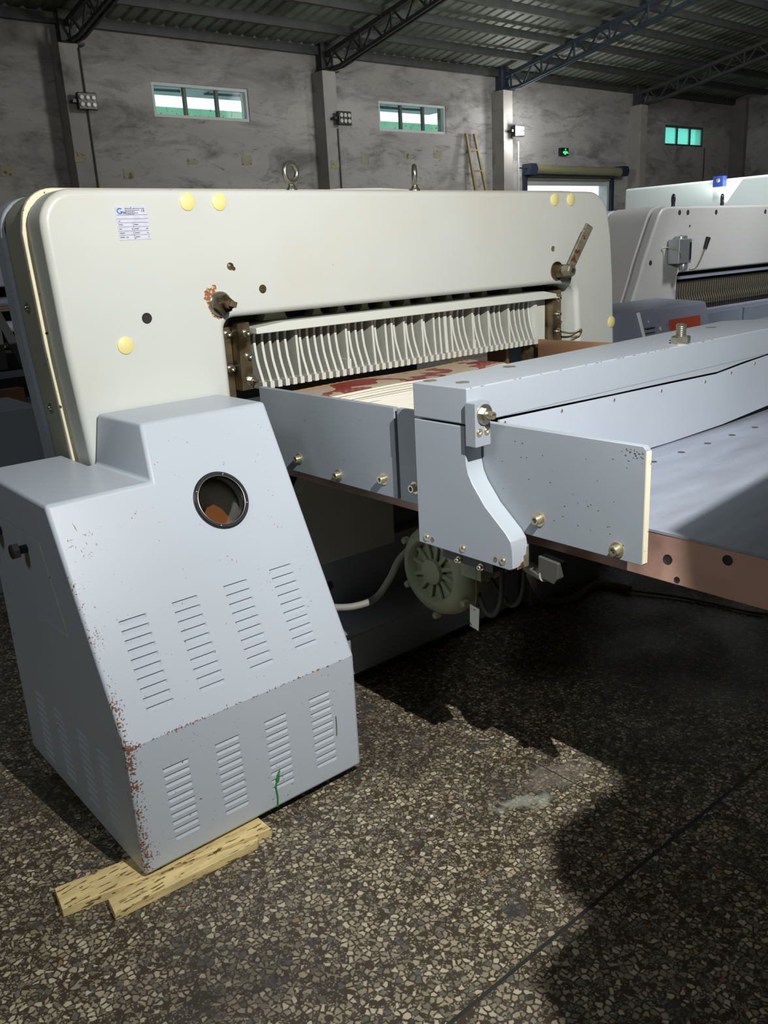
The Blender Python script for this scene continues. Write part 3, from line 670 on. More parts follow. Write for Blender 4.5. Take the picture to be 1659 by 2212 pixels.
# table
TB = obj('table_slab', box(bm_(), 1.6, 3.32, -.35, 3.9, .808, .918), 'bronze', CM, bevel=.002, seg=1); TB['label'] = 'reddish brown table slab with pierced side'
obj('table_top', box(bm_(), 1.599, 3.36, -.35, 3.9, .918, .924), 'table', CM)['label'] = 'brushed steel table surface'
for i in range(6):
    for j, y in enumerate((1.348, 1.05 if i % 2 else 1.0)):
        if j and i > 3: continue
        x = 2.123 + i * .148 + j * .3
        bm = bm_(); lathe(bm, [(.011, 0), (.011, .0006), (.006, .0007)], (x, y, .924), (0, 0, 1), 18); obj('air_nozzle', bm, 'cable', CM)
for y, z, r in ((.969, .863, .009), (.831, .895, .009), (.944, .821, .0055), (.60, .865, .009)):
    bm = bm_(); lathe(bm, [(r * 1.25, 0), (r * 1.25, .0012), (r, .0012), (r * .95, .0003)], (1.6, y, z), (-1, 0, 0), 20); obj('side_hole', bm, 'dark', TB)
# side plates with bolts
def side_plate(y0, y1, bolts, ch=0):
    pts = [(y0 + ch, 1.131), (y1, 1.131), (y1, .866), (y0, .866), (y0, 1.131 - ch)] if ch else [(y0, 1.131), (y1, 1.131), (y1, .866), (y0, .866)]
    p = obj('side_plate', prism(bm_(), pts, 'x', 1.520, 1.538), 'grey_plate', CM, bevel=.002, seg=2, ang=50)
    for y, z in bolts: bolt('socket_bolt', (1.520, y, z), (-1, 0, 0), .0115, .016, 'brass', p)
    return p
side_plate(1.787, 2.485, ((2.275, .913), (2.064, .892), (1.845, .917)))
side_plate(1.46, 1.775, ((1.710, .914),))
p3 = side_plate(.982, 1.455, ((1.268, .914), (1.046, .889)), .008)
obj('bare_edge', box(bm_(), 1.5212, 1.5372, .9805, .983, .87, 1.12), 'lip', p3)['label'] = 'pale scraped front edge'
bm = bm_()
for y in (1.72, 2.3, 1.2): box(bm, 1.5375, 1.6, y - .03, y + .03, .87, .915)
obj('plate_spacer', bm, 'grey_dark', CM)
# right hand copper guides
obj('right_guide', box(bm_(), 3.00, 3.02, 1.75, 2.51, .924, 1.135), 'copper', CM)
obj('rear_guide', box(bm_(), 3.00, 3.02, 2.70, 2.82, .924, 1.09), 'copper', CM)
obj('inner_column', box(bm_(), 3.06, 3.16, 2.6, 2.66, .924, 1.10), 'oily', CM)
obj('rear_gauge', box(bm_(), 1.62, 2.98, 3.3, 3.36, .95, 1.06), 'grey_dark', CM)

# back gauge cross beam
BG = obj('gauge_beam', prism(bm_(), [(1.458, 1.44), (1.458, 1.635), (2.38, 1.675), (3.13, 1.72), (3.26, 1.60), (3.9, 1.46), (3.9, 1.44)], 'z', 1.133, 1.223), 'grey', CM, bevel=.004, seg=2); BG['label'] = 'long grey cross beam cover'
# lower edge of the cover dips in the middle
bm = bm_(); prism(bm, [(1.60, 1.134), (2.05, 1.124), (2.33, 1.120), (2.62, 1.114), (2.78, 1.126), (2.95, 1.134)], 'y', 1.4405, 1.47); obj('cover_skirt', bm, 'grey', BG)
bm = bm_(); prism(bm, [(1.571, .95), (1.571, 1.127), (2.05, 1.118), (2.33, 1.113), (2.62, 1.107), (2.78, 1.118), (2.95, 1.128), (3.5, 1.128), (3.5, .97), (2.985, .948), (2.67, .931), (2.36, .927), (2.0, .93)], 'y', 1.438, 1.446)
FP = obj('front_panel', bm, 'panel', CM, bevel=.001, seg=1); FP['label'] = 'pale grey bent sheet panel below the beam'
for x, z in ((1.589, 1.118), (1.816, 1.112), (2.052, 1.106), (2.292, 1.098), (2.542, 1.092), (2.703, 1.100), (2.859, 1.112), (3.1, 1.118)): bolt('panel_screw', (x, 1.438, z), (0, -1, 0), .0052, .003, 'brass', FP, 'dome', False)
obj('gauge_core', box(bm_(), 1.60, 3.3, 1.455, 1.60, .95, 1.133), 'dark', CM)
for x, y in ((1.497, 1.61), (1.52, 1.515), (1.79, 1.60), (2.90, 1.63)):
    bm = bm_(); lathe(bm, [(.018, 0), (.018, .0008), (.011, .0008), (.010, .0003)], (x, y, 1.2232), (0, 0, 1), 24); obj('sunk_screw', bm, 'rust', BG)
bm = bm_(); lathe(bm, [(.030, 0), (.030, .020), (.026, .024)], (2.44, 1.47, 1.223), (0, 0, 1), 6, phase=.5); obj('lock_nut', bm, 'steel', BG)
bm = bm_()
pr = []
for i in range(14): pr += [(.0165 if i % 2 else .014, .02 + i * .0028)]
lathe(bm, pr + [(.010, .062)], (2.44, 1.47, 1.223), (0, 0, 1), 20); obj('threaded_stud', bm, 'steel', BG)

# bracket arm
br = [(1.637, 1.128), (1.452, 1.128), (1.450, 1.035), (1.444, 1.010), (1.430, .985), (1.388, .935), (1.322, .880), (1.306, .862), (1.301, .840), (1.299, .793), (1.310, .787), (1.637, .787)]
BR = obj('gauge_bracket', prism(bm_(), br, 'x', 1.460, 1.518), 'grey', CM, bevel=.003, seg=2, ang=25); BR['label'] = 'curved grey side bracket of the cross beam'
for y, z in ((1.605, .808), (1.469, .808), (1.332, .808)): bolt('sunk_bolt', (1.460, y, z), (-1, 0, 0), .0085, .004, 'brass', BR, 'flush', False)
for y in (1.582, 1.356):
    bm = bm_(); lathe(bm, [(.0062, 0), (.0062, .0012), (.004, .0004)], (1.460, y, .806), (-1, 0, 0), 14); obj('dowel_hole', bm, 'rust', BR)
bm = bm_(); prism(bm, [(1.475, .7885), (1.5165, .7885), (1.5165, .845), (1.511, .838), (1.508, .822), (1.499, .818), (1.500, .806), (1.488, .803)], 'y', 1.2978, 1.3002)
obj('chipped_corner', bm, 'rust', BR)['label'] = 'rusty chipped lower corner'
AB = obj('stop_block', box(bm_(), 1.449, 1.503, 1.405, 1.44, 1.082, 1.190), 'grey_plate', CM, bevel=.002, seg=1); AB['label'] = 'small steel block with lock nut'
bolt('socket_screw', (1.463, 1.405, 1.118), (0, -1, 0), .0085, .003, 'brass', AB, 'flush', False)
bolt('socket_screw', (1.489, 1.405, 1.118), (0, -1, 0), .0085, .003, 'brass', AB, 'flush', False)
bolt('lock_nut', (1.480, 1.405, 1.160), (0, -1, 0), .0165, .010, 'steel', AB, 'hex')
bolt('adjusting_screw', (1.480, 1.393, 1.160), (0, -1, 0), .0095, .020, 'brass', AB, 'socket', False)
# runner under the bracket
bm = bm_(); box(bm, 1.475, 1.56, 1.38, 1.56, .758, .787); obj('runner_block', bm, 'cable', CM)
for y in (1.42, 1.50): bolt('runner_screw', (1.475, y, .765), (-1, 0, 0), .006, .01, 'brass', CM)
bm = bm_(); prism(bm, [(1.222, .806), (1.285, .812), (1.285, .757), (1.236, .748), (1.224, .765)], 'x', 1.535, 1.565); obj('cast_stop', bm, 'cable', CM, bevel=.003)

# lower body between the legs
bm = bm_(); prism(bm, [(1.425, .43), (2.10, .415), (2.105, .80), (1.96, .805), (1.70, .78), (1.66, .72), (1.425, .70)], 'y', 2.50, 2.56); obj('lower_apron', bm, 'cream', CM, bevel=.006)
obj('lower_recess', box(bm_(), 1.425, 3.26, 2.62, 2.66, .2, .80), 'grey_dark', CM)
obj('base_panel', box(bm_(), 1.60, 2.60, 2.56, 2.62, .12, .43), 'grey', CM, bevel=.004)
bolt('panel_screw', (1.80, 2.56, .30), (0, -1, 0), .012, .006, 'cable', CM, 'dome')
bm = bm_(); box(bm, 1.45, 2.62, 2.30, 2.56, .045, .20); obj('base_foot', bm, 'grey', CM, bevel=.006)
obj('floor_rail', box(bm_(), 1.3, 2.9, 2.36, 2.50, 0, .045), 'pillar', CM)
obj('table_pedestal', box(bm_(), 2.7, 3.2, 2.3, 2.6, 0, .806), 'grey', CM, bevel=.01)
# blower
BL = (1.66, 1.83, .585)
bm = bm_(); lathe(bm, [(.132, -.10), (.145, -.07), (.150, -.03), (.140, .0), (.120, .018), (.104, .02), (.094, .008), (.090, -.03)], (1.69, 1.83, .585), (-1, 0, 0), 40, capa=True, capb=False)
bl = obj('air_blower', bm, 'blower', CM, smooth=45); bl['label'] = 'dusty green round air blower'
bm = bm_(); lathe(bm, [(.092, .0), (.092, .005)], (1.715, 1.83, .585), (-1, 0, 0), 32); obj('blower_recess', bm, 'dark', bl)
bm = bm_(); lathe(bm, [(.040, .0), (.040, .016), (.032, .022), (.008, .023)], (1.69, 1.83, .585), (-1, 0, 0), 28); obj('blower_hub', bm, 'blower', bl, smooth=40)
for i in range(12):
    a = 2 * math.pi * i / 12 + .2; bm = bm_(); c, s_ = math.cos(a), math.sin(a)
    beam(bm, (1.69, 1.83 + .037 * c, .585 + .037 * s_), (1.69, 1.83 + .096 * c, .585 + .096 * s_), .007, .012); obj('blower_rib', bm, 'blower', bl)
for i in range(6):
    a = 2 * math.pi * i / 6 + .5; bolt('blower_screw', (1.70, 1.83 + .149 * math.cos(a), .585 + .149 * math.sin(a)), (-1, 0, 0), .012, .02, 'blower', bl, 'hex', False)
bm = bm_(); cyl(bm, (1.70, 1.83, .585), (1.95, 1.83, .585), .10, .09, 28); obj('motor_body', bm, 'blower', bl, smooth=40)
obj('blower_mount', box(bm_(), 1.72, 1.80, 1.80, 1.86, .70, .807), 'grey_dark', bl)
bm = bm_(); box(bm, 1.66, 1.72, 1.60, 1.68, .62, .70); obj('terminal_box', bm, 'blower', bl)

# cables, hose and tag
bm = bm_(); tube(bm, [(1.42, 2.16, .46), (1.51, 2.13, .43), (1.58, 2.1, .422), (1.64, 2.07, .440), (1.69, 2.05, .50), (1.71, 2.02, .57), (1.72, 1.97, .62)], .012); tag(obj('air_hose', bm, 'hose', smooth=60), 'grey hose curving from the cabinet up to the blower', 'hose')
bm = bm_(); tube(bm, [(1.74, 1.72, .60), (1.75, 1.70, .53), (1.75, 1.668, .475), (1.75, 1.634, .478), (1.75, 1.607, .53), (1.75, 1.60, .62), (1.76, 1.60, .78)], .008); tube(bm, [(1.77, 1.70, .62), (1.78, 1.64, .54), (1.78, 1.59, .51), (1.78, 1.55, .56), (1.78, 1.54, .66), (1.78, 1.54, .78)], .007); tag(obj('looped_cable', bm, 'cable', smooth=60), 'dark cables looping beneath the table beside the blower', 'cable')
bm = bm_(); tube(bm, [(1.545, 1.27, .76), (1.60, 1.36, .74), (1.752, 1.5, .665), (2.122, 1.8, .44), (2.385, 2.0, .266), (2.599, 2.15, .125), (2.72, 2.235, .04), (2.81, 2.224, .018), (2.892, 2.198, .018), (3.009, 2.223, .018), (3.073, 2.219, .018), (3.116, 2.147, .018), (3.123, 2.073, .018)], .016)
tag(obj('floor_hose', bm, 'hose', smooth=60), 'grey hose dropping from the bracket onto the floor under the table', 'hose')
bm = bm_(); tube(bm, [(3.123, 2.073, .012), (3.2, 1.9, .01), (3.24, 1.75, .008), (3.3, 1.5, .008), (3.6, 1.2, .008)], .006); tag(obj('floor_cable', bm, 'bamboo', smooth=60), 'thin yellowish cable on the floor at the hose end', 'cable')
t = thing('paper_tag', (1.605, 1.575, .50), 'white paper tag hanging on a string under the table', 'tag')
bm = bm_(); prism(bm, [(1.555, .565), (1.592, .570), (1.594, .502), (1.560, .496)], 'x', 1.604, 1.606); obj('tag_card', bm, 'white', t)
bm = bm_(); tube(bm, [(1.605, 1.575, .566), (1.606, 1.568, .60), (1.61, 1.57, .70), (1.615, 1.565, .808)], .0012, 6); obj('string', bm, 'bamboo', t)

# ================================================================== PAPER STACK
PS = thing('paper_stack', (2.2, 2.3, .924), 'thick stack of printed posters with red and yellow top sheet on the table', 'paper stack')
def sheet(bm, x0, x1, y0, y1, z0, th, n=24, wave=.006, ny=8):
    f = lambda x, y: z0 + wave * math.sin((x - x0) * 9 + y * 2) * (.3 + .7 * (x - x0) / (x1 - x0))
    for s, dz in ((0, 0), (1, th)): pass
    g0 = [[bm.verts.new((x0 + (x1 - x0) * i / n, y0 + (y1 - y0) * j / ny, f(x0 + (x1 - x0) * i / n, y0 + (y1 - y0) * j / ny) + th)) for j in range(ny + 1)] for i in range(n + 1)]
    g1 = [[bm.verts.new((v.co.x, v.co.y, v.co.z - th)) for v in r_] for r_ in g0]
    for i in range(n):
        for j in range(ny):
            bm.faces.new((g0[i][j], g0[i + 1][j], g0[i + 1][j + 1], g0[i][j + 1])); bm.faces.new((g1[i][j], g1[i][j + 1], g1[i + 1][j + 1], g1[i + 1][j]))
    for i in range(n):
        bm.faces.new((g0[i][0], g1[i][0], g1[i + 1][0], g0[i + 1][0])); bm.faces.new((g0[i][ny], g0[i + 1][ny], g1[i + 1][ny], g1[i][ny]))
    for j in range(ny):
        bm.faces.new((g0[0][j], g0[0][j + 1], g1[0][j + 1], g1[0][j])); bm.faces.new((g0[n][j], g1[n][j], g1[n][j + 1], g0[n][j + 1]))
    bmesh.ops.recalc_face_normals(bm, faces=bm.faces); return bm
X0, X1, Y0, Y1 = 1.71, 2.68, 2.42, 2.635
bm = bm_(); box(bm, X0, X1, Y0, Y1, .926, 1.035); obj('page_block', bm, 'paper', PS)
for k_ in range(4):
    obj('sheet_bundle', sheet(bm_(), X0 - .004 * (k_ % 2), X1 + .006 * (k_ % 3), Y0 - .006 * (k_ % 2), Y1, 1.036 + k_ * .0085, .0072, wave=.002 + .0012 * k_), 'paper', PS)
# printed poster: red and yellow bands
def poster():
    m = bpy.data.materials.new('poster_print'); m.use_nodes = True; nt = m.node_tree; L = nt.links; b = nt.nodes['Principled BSDF']; b.inputs['Roughness'].default_value = .25
    tc = nn(nt, 'ShaderNodeTexCoord'); sp = nn(nt, 'ShaderNodeSeparateXYZ'); L.new(tc.outputs['Object'], sp.inputs[0])
    n = nn(nt, 'ShaderNodeTexNoise'); n.inputs['Scale'].default_value = 5; L.new(tc.outputs['Object'], n.inputs['Vector'])
    r = nn(nt, 'ShaderNodeValToRGB'); r.color_ramp.interpolation = 'CONSTANT'; e = r.color_ramp.elements; e[0].position = 0; e[0].color = (*lin(206, 190, 160), 1); e[1].position = .46; e[1].color = (*lin(150, 40, 32), 1)
    x = e.new(.60); x.color = (*lin(205, 180, 150), 1); x = e.new(.72); x.color = (*lin(225, 215, 225), 1); L.new(n.outputs[0], r.inputs[0])
    g = nn(nt, 'ShaderNodeMath', operation='GREATER_THAN'); L.new(sp.outputs[1], g.inputs[0]); g.inputs[1].default_value = 2.612 - 2.3
    mx = nn(nt, 'ShaderNodeMix', data_type='RGBA'); L.new(g.outputs[0], mx.inputs[0]); L.new(r.outputs[0], mx.inputs[6]); mx.inputs[7].default_value = (*lin(252, 205, 90), 1)
    L.new(mx.outputs[2], b.inputs['Base Color']); return m
M['poster'] = poster()
obj('top_sheet', sheet(bm_(), X0, X1, Y0, Y1, 1.071, .0012, wave=.005), 'poster', PS)['label'] = 'printed red and yellow poster sheet'

# ================================================================== CABINET
CB = thing('machine_cabinet', (1.0, 2.2, .03), 'stepped blue-grey sheet metal cabinet with louvres and round window, front left', 'cabinet')
def cabinet():
    bm = bm_(); V = {}
    def v(*p):
        if p not in V: V[p] = bm.verts.new(p)
        return V[p]
    x0, x1, yf, zb, zf, zs, zt = .65, 1.367, 1.845, .035, .408, .982, 1.13
    yt, ysh, yg, yb, xg = 2.210, 2.135, 2.484, 2.70, .905
    F = lambda *ps: bm.faces.new([v(*p) for p in ps])
    F((x0, yf, zb), (x1, yf, zb), (x1, yf, zf), (x0, yf, zf))
    F((x0, yf, zf), (x1, yf, zf), (x1, yt, zt), (.962, yt, zt), (.940, ysh, zs), (x0, ysh, zs))
    F((.962, yt, zt), (x1, yt, zt), (x1, yg, zt), (.952, yg, zt))
    F((.940, ysh, zs), (.962, yt, zt), (.952, yg, zt), (.925, yg, zs))
    F((x0, ysh, zs), (.940, ysh, zs), (.925, yg, zs), (xg, yg, zs), (xg, yb, zs), (x0, yb, zs))
    F((x0, yb, zb), (x0, yf, zb), (x0, yf, zf), (x0, ysh, zs), (x0, yb, zs))
    F((x1, yf, zb), (x1, yg, zb), (x1, yg, zt), (x1, yt, zt), (x1, yf, zf))
    F((x1, yg, zb), (xg, yg, zb), (xg, yg, zs), (.925, yg, zs), (.952, yg, zt), (x1, yg, zt))
    F((xg, yg, zb), (xg, yb, zb), (xg, yb, zs), (xg, yg, zs))
    F((xg, yb, zb), (x0, yb, zb), (x0, yb, zs), (xg, yb, zs))
    F((x0, yf, zb), (x0, yb, zb), (xg, yb, zb), (xg, yg, zb), (x1, yg, zb), (x1, yf, zb))
    bmesh.ops.recalc_face_normals(bm, faces=bm.faces)
    return bm
M['cab'] = mat('cabinet_paint', lin(183, 192, 200), .38, var=.03, vscale=2.0, speck=lin(120, 105, 90), spscale=46, spamt=.86)
def add_wear(m):
    """rust speckles that gather along the front left corner and the fold"""
    nt = m.node_tree; L = nt.links; b = nt.nodes['Principled BSDF']; src = b.inputs['Base Color'].links[0].from_socket
    tc = nn(nt, 'ShaderNodeTexCoord'); sp = nn(nt, 'ShaderNodeSeparateXYZ'); L.new(tc.outputs['Object'], sp.inputs[0])
    def M_(op, a, b_=None, c_=None):
        n = nn(nt, 'ShaderNodeMath', operation=op)
        for i, q in enumerate((a, b_, c_)):
            if q is None: continue
            if isinstance(q, (int, float)): n.inputs[i].default_value = q
            else: L.new(q, n.inputs[i])
        return n.outputs[0]
    dx = M_('ABSOLUTE', M_('ADD', sp.outputs[0], .35 - .008)); dz = M_('ABSOLUTE', M_('SUBTRACT', sp.outputs[2], .378))
    # left corner (only the lower part is badly worn)
    hz = nn(nt, 'ShaderNodeMapRange'); hz.inputs[1].default_value = .95; hz.inputs[2].default_value = .35; hz.inputs[3].default_value = .02; hz.inputs[4].default_value = .19; L.new(sp.outputs[2], hz.inputs[0])
    e1 = nn(nt, 'ShaderNodeMapRange'); e1.inputs[1].default_value = .0; e1.inputs[2].default_value = .045; e1.inputs[3].default_value = 1; e1.inputs[4].default_value = 0; L.new(dx, e1.inputs[0])
    e2 = nn(nt, 'ShaderNodeMapRange'); e2.inputs[1].default_value = .0; e2.inputs[2].default_value = .010; e2.inputs[3].default_value = .17; e2.inputs[4].default_value = 0; L.new(dz, e2.inputs[0])
    fr = nn(nt, 'ShaderNodeMapRange'); fr.inputs[1].default_value = .02; fr.inputs[2].default_value = -.06; L.new(sp.outputs[1], fr.inputs[0])
    yf = M_('SUBTRACT', M_('MAXIMUM', M_('MULTIPLY', M_('SUBTRACT', sp.outputs[2], .378), .5055), 0.0), .355)
    e3 = nn(nt, 'ShaderNodeMapRange'); e3.inputs[1].default_value = .0; e3.inputs[2].default_value = .07; e3.inputs[3].default_value = 1; e3.inputs[4].default_value = 0; L.new(M_('SUBTRACT', sp.outputs[1], yf), e3.inputs[0])
    edge = M_('ADD', M_('MULTIPLY', M_('MULTIPLY', e1.outputs[0], hz.outputs[0]), e3.outputs[0]), M_('MULTIPLY', e2.outputs[0], e3.outputs[0]))
    n1 = nn(nt, 'ShaderNodeTexNoise'); n1.inputs['Scale'].default_value = 170; n1.inputs['Detail'].default_value = 4; L.new(tc.outputs['Object'], n1.inputs['Vector'])
    n2 = nn(nt, 'ShaderNodeTexNoise'); n2.inputs['Scale'].default_value = 16; n2.inputs['Detail'].default_value = 3; L.new(tc.outputs['Object'], n2.inputs['Vector'])
    tot = M_('ADD', M_('MULTIPLY_ADD', n2.outputs[0], .35, M_('MULTIPLY', n1.outputs[0], .75)), edge)
    msk = nn(nt, 'ShaderNodeMapRange'); msk.inputs[1].default_value = .735; msk.inputs[2].default_value = .75; L.new(tot, msk.inputs[0])
    mx = nn(nt, 'ShaderNodeMix', data_type='RGBA'); L.new(msk.outputs[0], mx.inputs[0]); L.new(src, mx.inputs[6]); mx.inputs[7].default_value = (*lin(122, 90, 68), 1)
    L.new(mx.outputs[2], b.inputs['Base Color'])
add_wear(M['cab'])
body = obj('cabinet_body', cabinet(), 'cab', CB, bevel=.020, seg=4, ang=35)
# louvres and window opening pressed / cut into the body
def louvre(bm, c, u, v, n, wd=.078, h=.0125, depth=.0075):
    """c centre of the cut edge (top); u along, v down the panel, n outward"""
    c, u, v, n = Vector(c), Vector(u).normalized(), Vector(v).normalized(), Vector(n).normalized(); e = .0012; pts = []
    k = (h + h * e / depth)
    fr = [(-wd / 2, 0)] + [(-wd / 2 + .009 - .009 * math.cos(math.radians(a)), k * math.sin(math.radians(a))) for a in (30, 60, 90)] + [(wd / 2 - .009 + .009 * math.cos(math.radians(a)), k * math.sin(math.radians(a))) for a in (90, 60, 30)] + [(wd / 2, 0)]
    for a, b_ in fr: pts.append(bm.verts.new(c + u * a + v * b_ + n * e))
    for a in (-wd / 2 + .006, wd / 2 - .006): pts.append(bm.verts.new(c + u * a - n * depth))
    bmesh.ops.convex_hull(bm, input=pts)
cut = bm_(); tn = Vector((0, -.722, .365)).normalized(); tv = Vector((0, -.365, -.722)).normalized()
def onslope(z): return 1.845 + (z - .408) * .5055
for x, zt_, zb_, nL in ((.772, .683, .478, 10), (.922, .687, .476, 10), (1.078, .687, .478, 10), (1.230, .691, .484, 10)):
    for i in range(10):
        z = zt_ + (zb_ - zt_) * i / 9; dx_ = -.001 * i * .4
        louvre(cut, (x + dx_, onslope(z), z), (1, 0, 0), tv, tn)
for x, x2, zt_, zb_ in ((.773, .780, .315, .107), (.925, .932, .318, .106), (1.080, 1.086, .320, .107), (1.232, 1.241, .328, .107)):
    for i in range(10):
        f = i / 9; louvre(cut, (x + (x2 - x) * f, 1.845, zt_ + (zb_ - zt_) * f), (1, 0, 0), (0, 0, -1), (0, -1, 0))
for y, y2, zt_, zb_ in ((2.506, 2.510, .307, .088), (2.348, 2.323, .316, .107), (2.166, 2.154, .323, .108), (2.022, 2.000, .325, .110)):
    for i in range(10):
        f = i / 9; louvre(cut, (.65, y + (y2 - y) * f, zt_ + (zb_ - zt_) * f), (0, -1, 0), (0, 0, -1), (-1, 0, 0), .084, .014, .011)
boolean_cut(body, cut)
WC = Vector((1.120, 2.092, .897)); WC.y = onslope(.897)
cut = bm_(); cyl(cut, WC + tn * .01, WC - tn * .06, .083, seg=64); boolean_cut(body, cut)
cut = bm_(); prism(cut, [(2.121, .616), (2.233, .867), (2.601, .863), (2.659, .70), (2.624, .599)], 'x', .640, .658); boolean_cut(body, cut)
cut = bm_(); cyl(cut, (.64, 2.664, .453), (.67, 2.664, .453), .010, seg=20); boolean_cut(body, cut)
big = [Vector(q).normalized() for q in ((0, -1, 0), (-1, 0, 0), (1, 0, 0), (0, 1, 0), (0, 0, 1), (0, 0, -1), (0, -.892, .451))]
if 'custom_normal' in body.data.attributes: body.data.attributes.remove(body.data.attributes['custom_normal'])
body.data.set_sharp_from_angle(angle=math.radians(22))
for p in body.data.polygons: p.use_smooth = not (p.area > .002 and len(p.vertices) > 4 or any(p.normal.dot(q) > .9990 for q in big) or p.area < 1e-6)
# round viewing port
ring = bm_(); lathe(ring, [(.0835, 0), (.0835, .006), (.080, .009), (.074, .009), (.070, .004), (.069, -.004)], WC, tn, 64, capa=False, capb=False); rg = obj('window_ring', ring, 'black', body, smooth=30); rg['label'] = 'dark chrome window ring'
bm = bm_(); torus(bm, WC + tn * .007, tn, .0715, .0015, 64, 8); obj('window_bead', bm, 'steel', CB, smooth=60)
bm = bm_(); lathe(bm, [(.070, -.001), (.070, .001)], WC, tn, 64); obj('window_glass', bm, 'glass', body)
u_ = Vector((1, 0, 0)); v_ = -tv
for a in (68, 150, -20, -112):
    p = WC + tn * .009 + (u_ * math.cos(math.radians(a)) + v_ * math.sin(math.radians(a))) * .0765
    bolt('ring_screw', p, tn, .0028, .002, 'steel', rg.parent.parent, 'dome', False)
bm = bm_(); lathe(bm, [(.083, -.055), (.083, -.058)], WC, tn, 48); obj('window_back', bm, 'dark', CB)
bm = bm_(); c0 = WC - tn * .04
pts = [bm.verts.new(c0 + u_ * a + v_ * b_) for a, b_ in ((-.055, -.035), (-.03, -.005), (-.005, 0), (.015, -.02), (.035, -.065), (-.02, -.075))]
bm.faces.new(pts); r = bmesh.ops.extrude_face_region(bm, geom=list(bm.faces)); bmesh.ops.translate(bm, verts=[q for q in r['geom'] if isinstance(q, bmesh.types.BMVert)], vec=-tn * .006); bmesh.ops.recalc_face_normals(bm, faces=bm.faces)
obj('inner_part', bm, 'orange', CB)['label'] = 'brown part seen behind the round window'
# side door
dr = obj('side_door', prism(bm_(), [(2.1285, .628), (2.2365, .862), (2.596, .858), (2.651, .70), (2.617, .607)], 'x', .6490, .660), 'cab', CB, bevel=.0008, seg=1)
obj('door_edge', prism(bm_(), [(2.1255, .6245), (2.1285, .628), (2.2365, .862), (2.2335, .862)], 'x', .6485, .655), 'lip', dr)['label'] = 'pale worn door edge'
def knob(y, z):
    bm = bm_(); lathe(bm, [(.012, 0), (.012, .022)], (.6490, y, z), (-1, 0, 0), 14)
    a0 = 0
    lathe(bm, [(.014, .020), (.023, .024), (.023, .040), (.018, .044), (.006, .044)], (.6490, y, z), (-1, 0, 0), 6, phase=.3)
    obj('door_knob', bm, 'black', dr, smooth=40)
knob(2.350, .818); knob(2.575, .822)
# scratches through the paint
rs = random.Random(3); bm = bm_()
def scratch(bm, c, a, b, n, l, wd):
    c, a, b, n = Vector(c), Vector(a), Vector(b), Vector(n)
    q = [c - a * l - b * wd * .3, c - a * l * .2 - b * wd, c + a * l, c + a * l * .1 + b * wd]
    f = bm.faces.new([bm.verts.new(p + n * .0004) for p in q]); r = bmesh.ops.extrude_face_region(bm, geom=[f])
    bmesh.ops.translate(bm, verts=[v for v in r['geom'] if isinstance(v, bmesh.types.BMVert)], vec=-n * .0007)
for i in range(34):
    x = rs.uniform(.675, .745); z = rs.uniform(.84, .90) if i < 24 else rs.uniform(.55, .95); x = x if i < 24 else rs.uniform(.69, 1.3)
    t_ = rs.uniform(0, 3.1); a = Vector((math.cos(t_), 0, 0)) - tv * math.sin(t_); b_ = tn.cross(a)
    scratch(bm, (x, onslope(z), z), a, b_, tn, rs.uniform(.002, .006), rs.uniform(.0005, .0012))
scratch(bm, (.705, onslope(.918), .918), (-tv + Vector((-.25, 0, 0))).normalized(), Vector((1, 0, 0)), tn, .014, .0015)
for i in range(30): scratch(bm, (rs.uniform(.68, 1.34), 1.845, rs.uniform(.05, .38)), (1, 0, 0) if i % 2 else (0, 0, 1), (0, 0, 1) if i % 2 else (1, 0, 0), (0, -1, 0), rs.uniform(.001, .004), rs.uniform(.0005, .0013))
bmesh.ops.recalc_face_normals(bm, faces=bm.faces)
obj('paint_scratches', bm, 'bamboo', CB)['label'] = 'brown scratches through the paint'
bm = bm_()
for i in range(55):
    y, z = (.99 + abs(rs.gauss(0, .03)), 1.122 - abs(rs.gauss(0, .012))) if i < 26 else (rs.uniform(.99, 1.40), rs.uniform(.875, 1.12))
    scratch(bm, (1.520, y, z), (0, 1, 0), (0, 0, 1), (-1, 0, 0), rs.uniform(.0008, .0035), rs.uniform(.0006, .0016))
bmesh.ops.recalc_face_normals(bm, faces=bm.faces)
obj('paint_chips', bm, 'cable', p3)['label'] = 'dark chips in the plate paint'
bm = bm_()
for i in range(26):
    x = rs.uniform(1.47, 2.6); scratch(bm, (x, 1.4405, 1.2215), (1, 0, 0), (0, .5, .5), (0, -.7, .7), rs.uniform(.002, .010), rs.uniform(.0008, .0016))
bmesh.ops.recalc_face_normals(bm, faces=bm.faces)
obj('paint_chips', bm, 'rust', BG)['label'] = 'chipped paint along the beam edge'
# green marker strokes
bm = bm_()
tube(bm, [(1.284, 1.844, .237), (1.284, 1.844, .20), (1.282, 1.844, .174)], .0018, 6)
tube(bm, [(1.076, 1.844, .150), (1.066, 1.844, .135), (1.062, 1.844, .12), (1.058, 1.844, .10), (1.060, 1.844, .07), (1.057, 1.844, .04)], .0028, 6)
tube(bm, [(1.07, 1.844, .14), (1.066, 1.844, .122)], .005, 6, False)
obj('marker_stroke', bm, 'green_ink', CB)['label'] = 'green marker strokes on the lower panel'

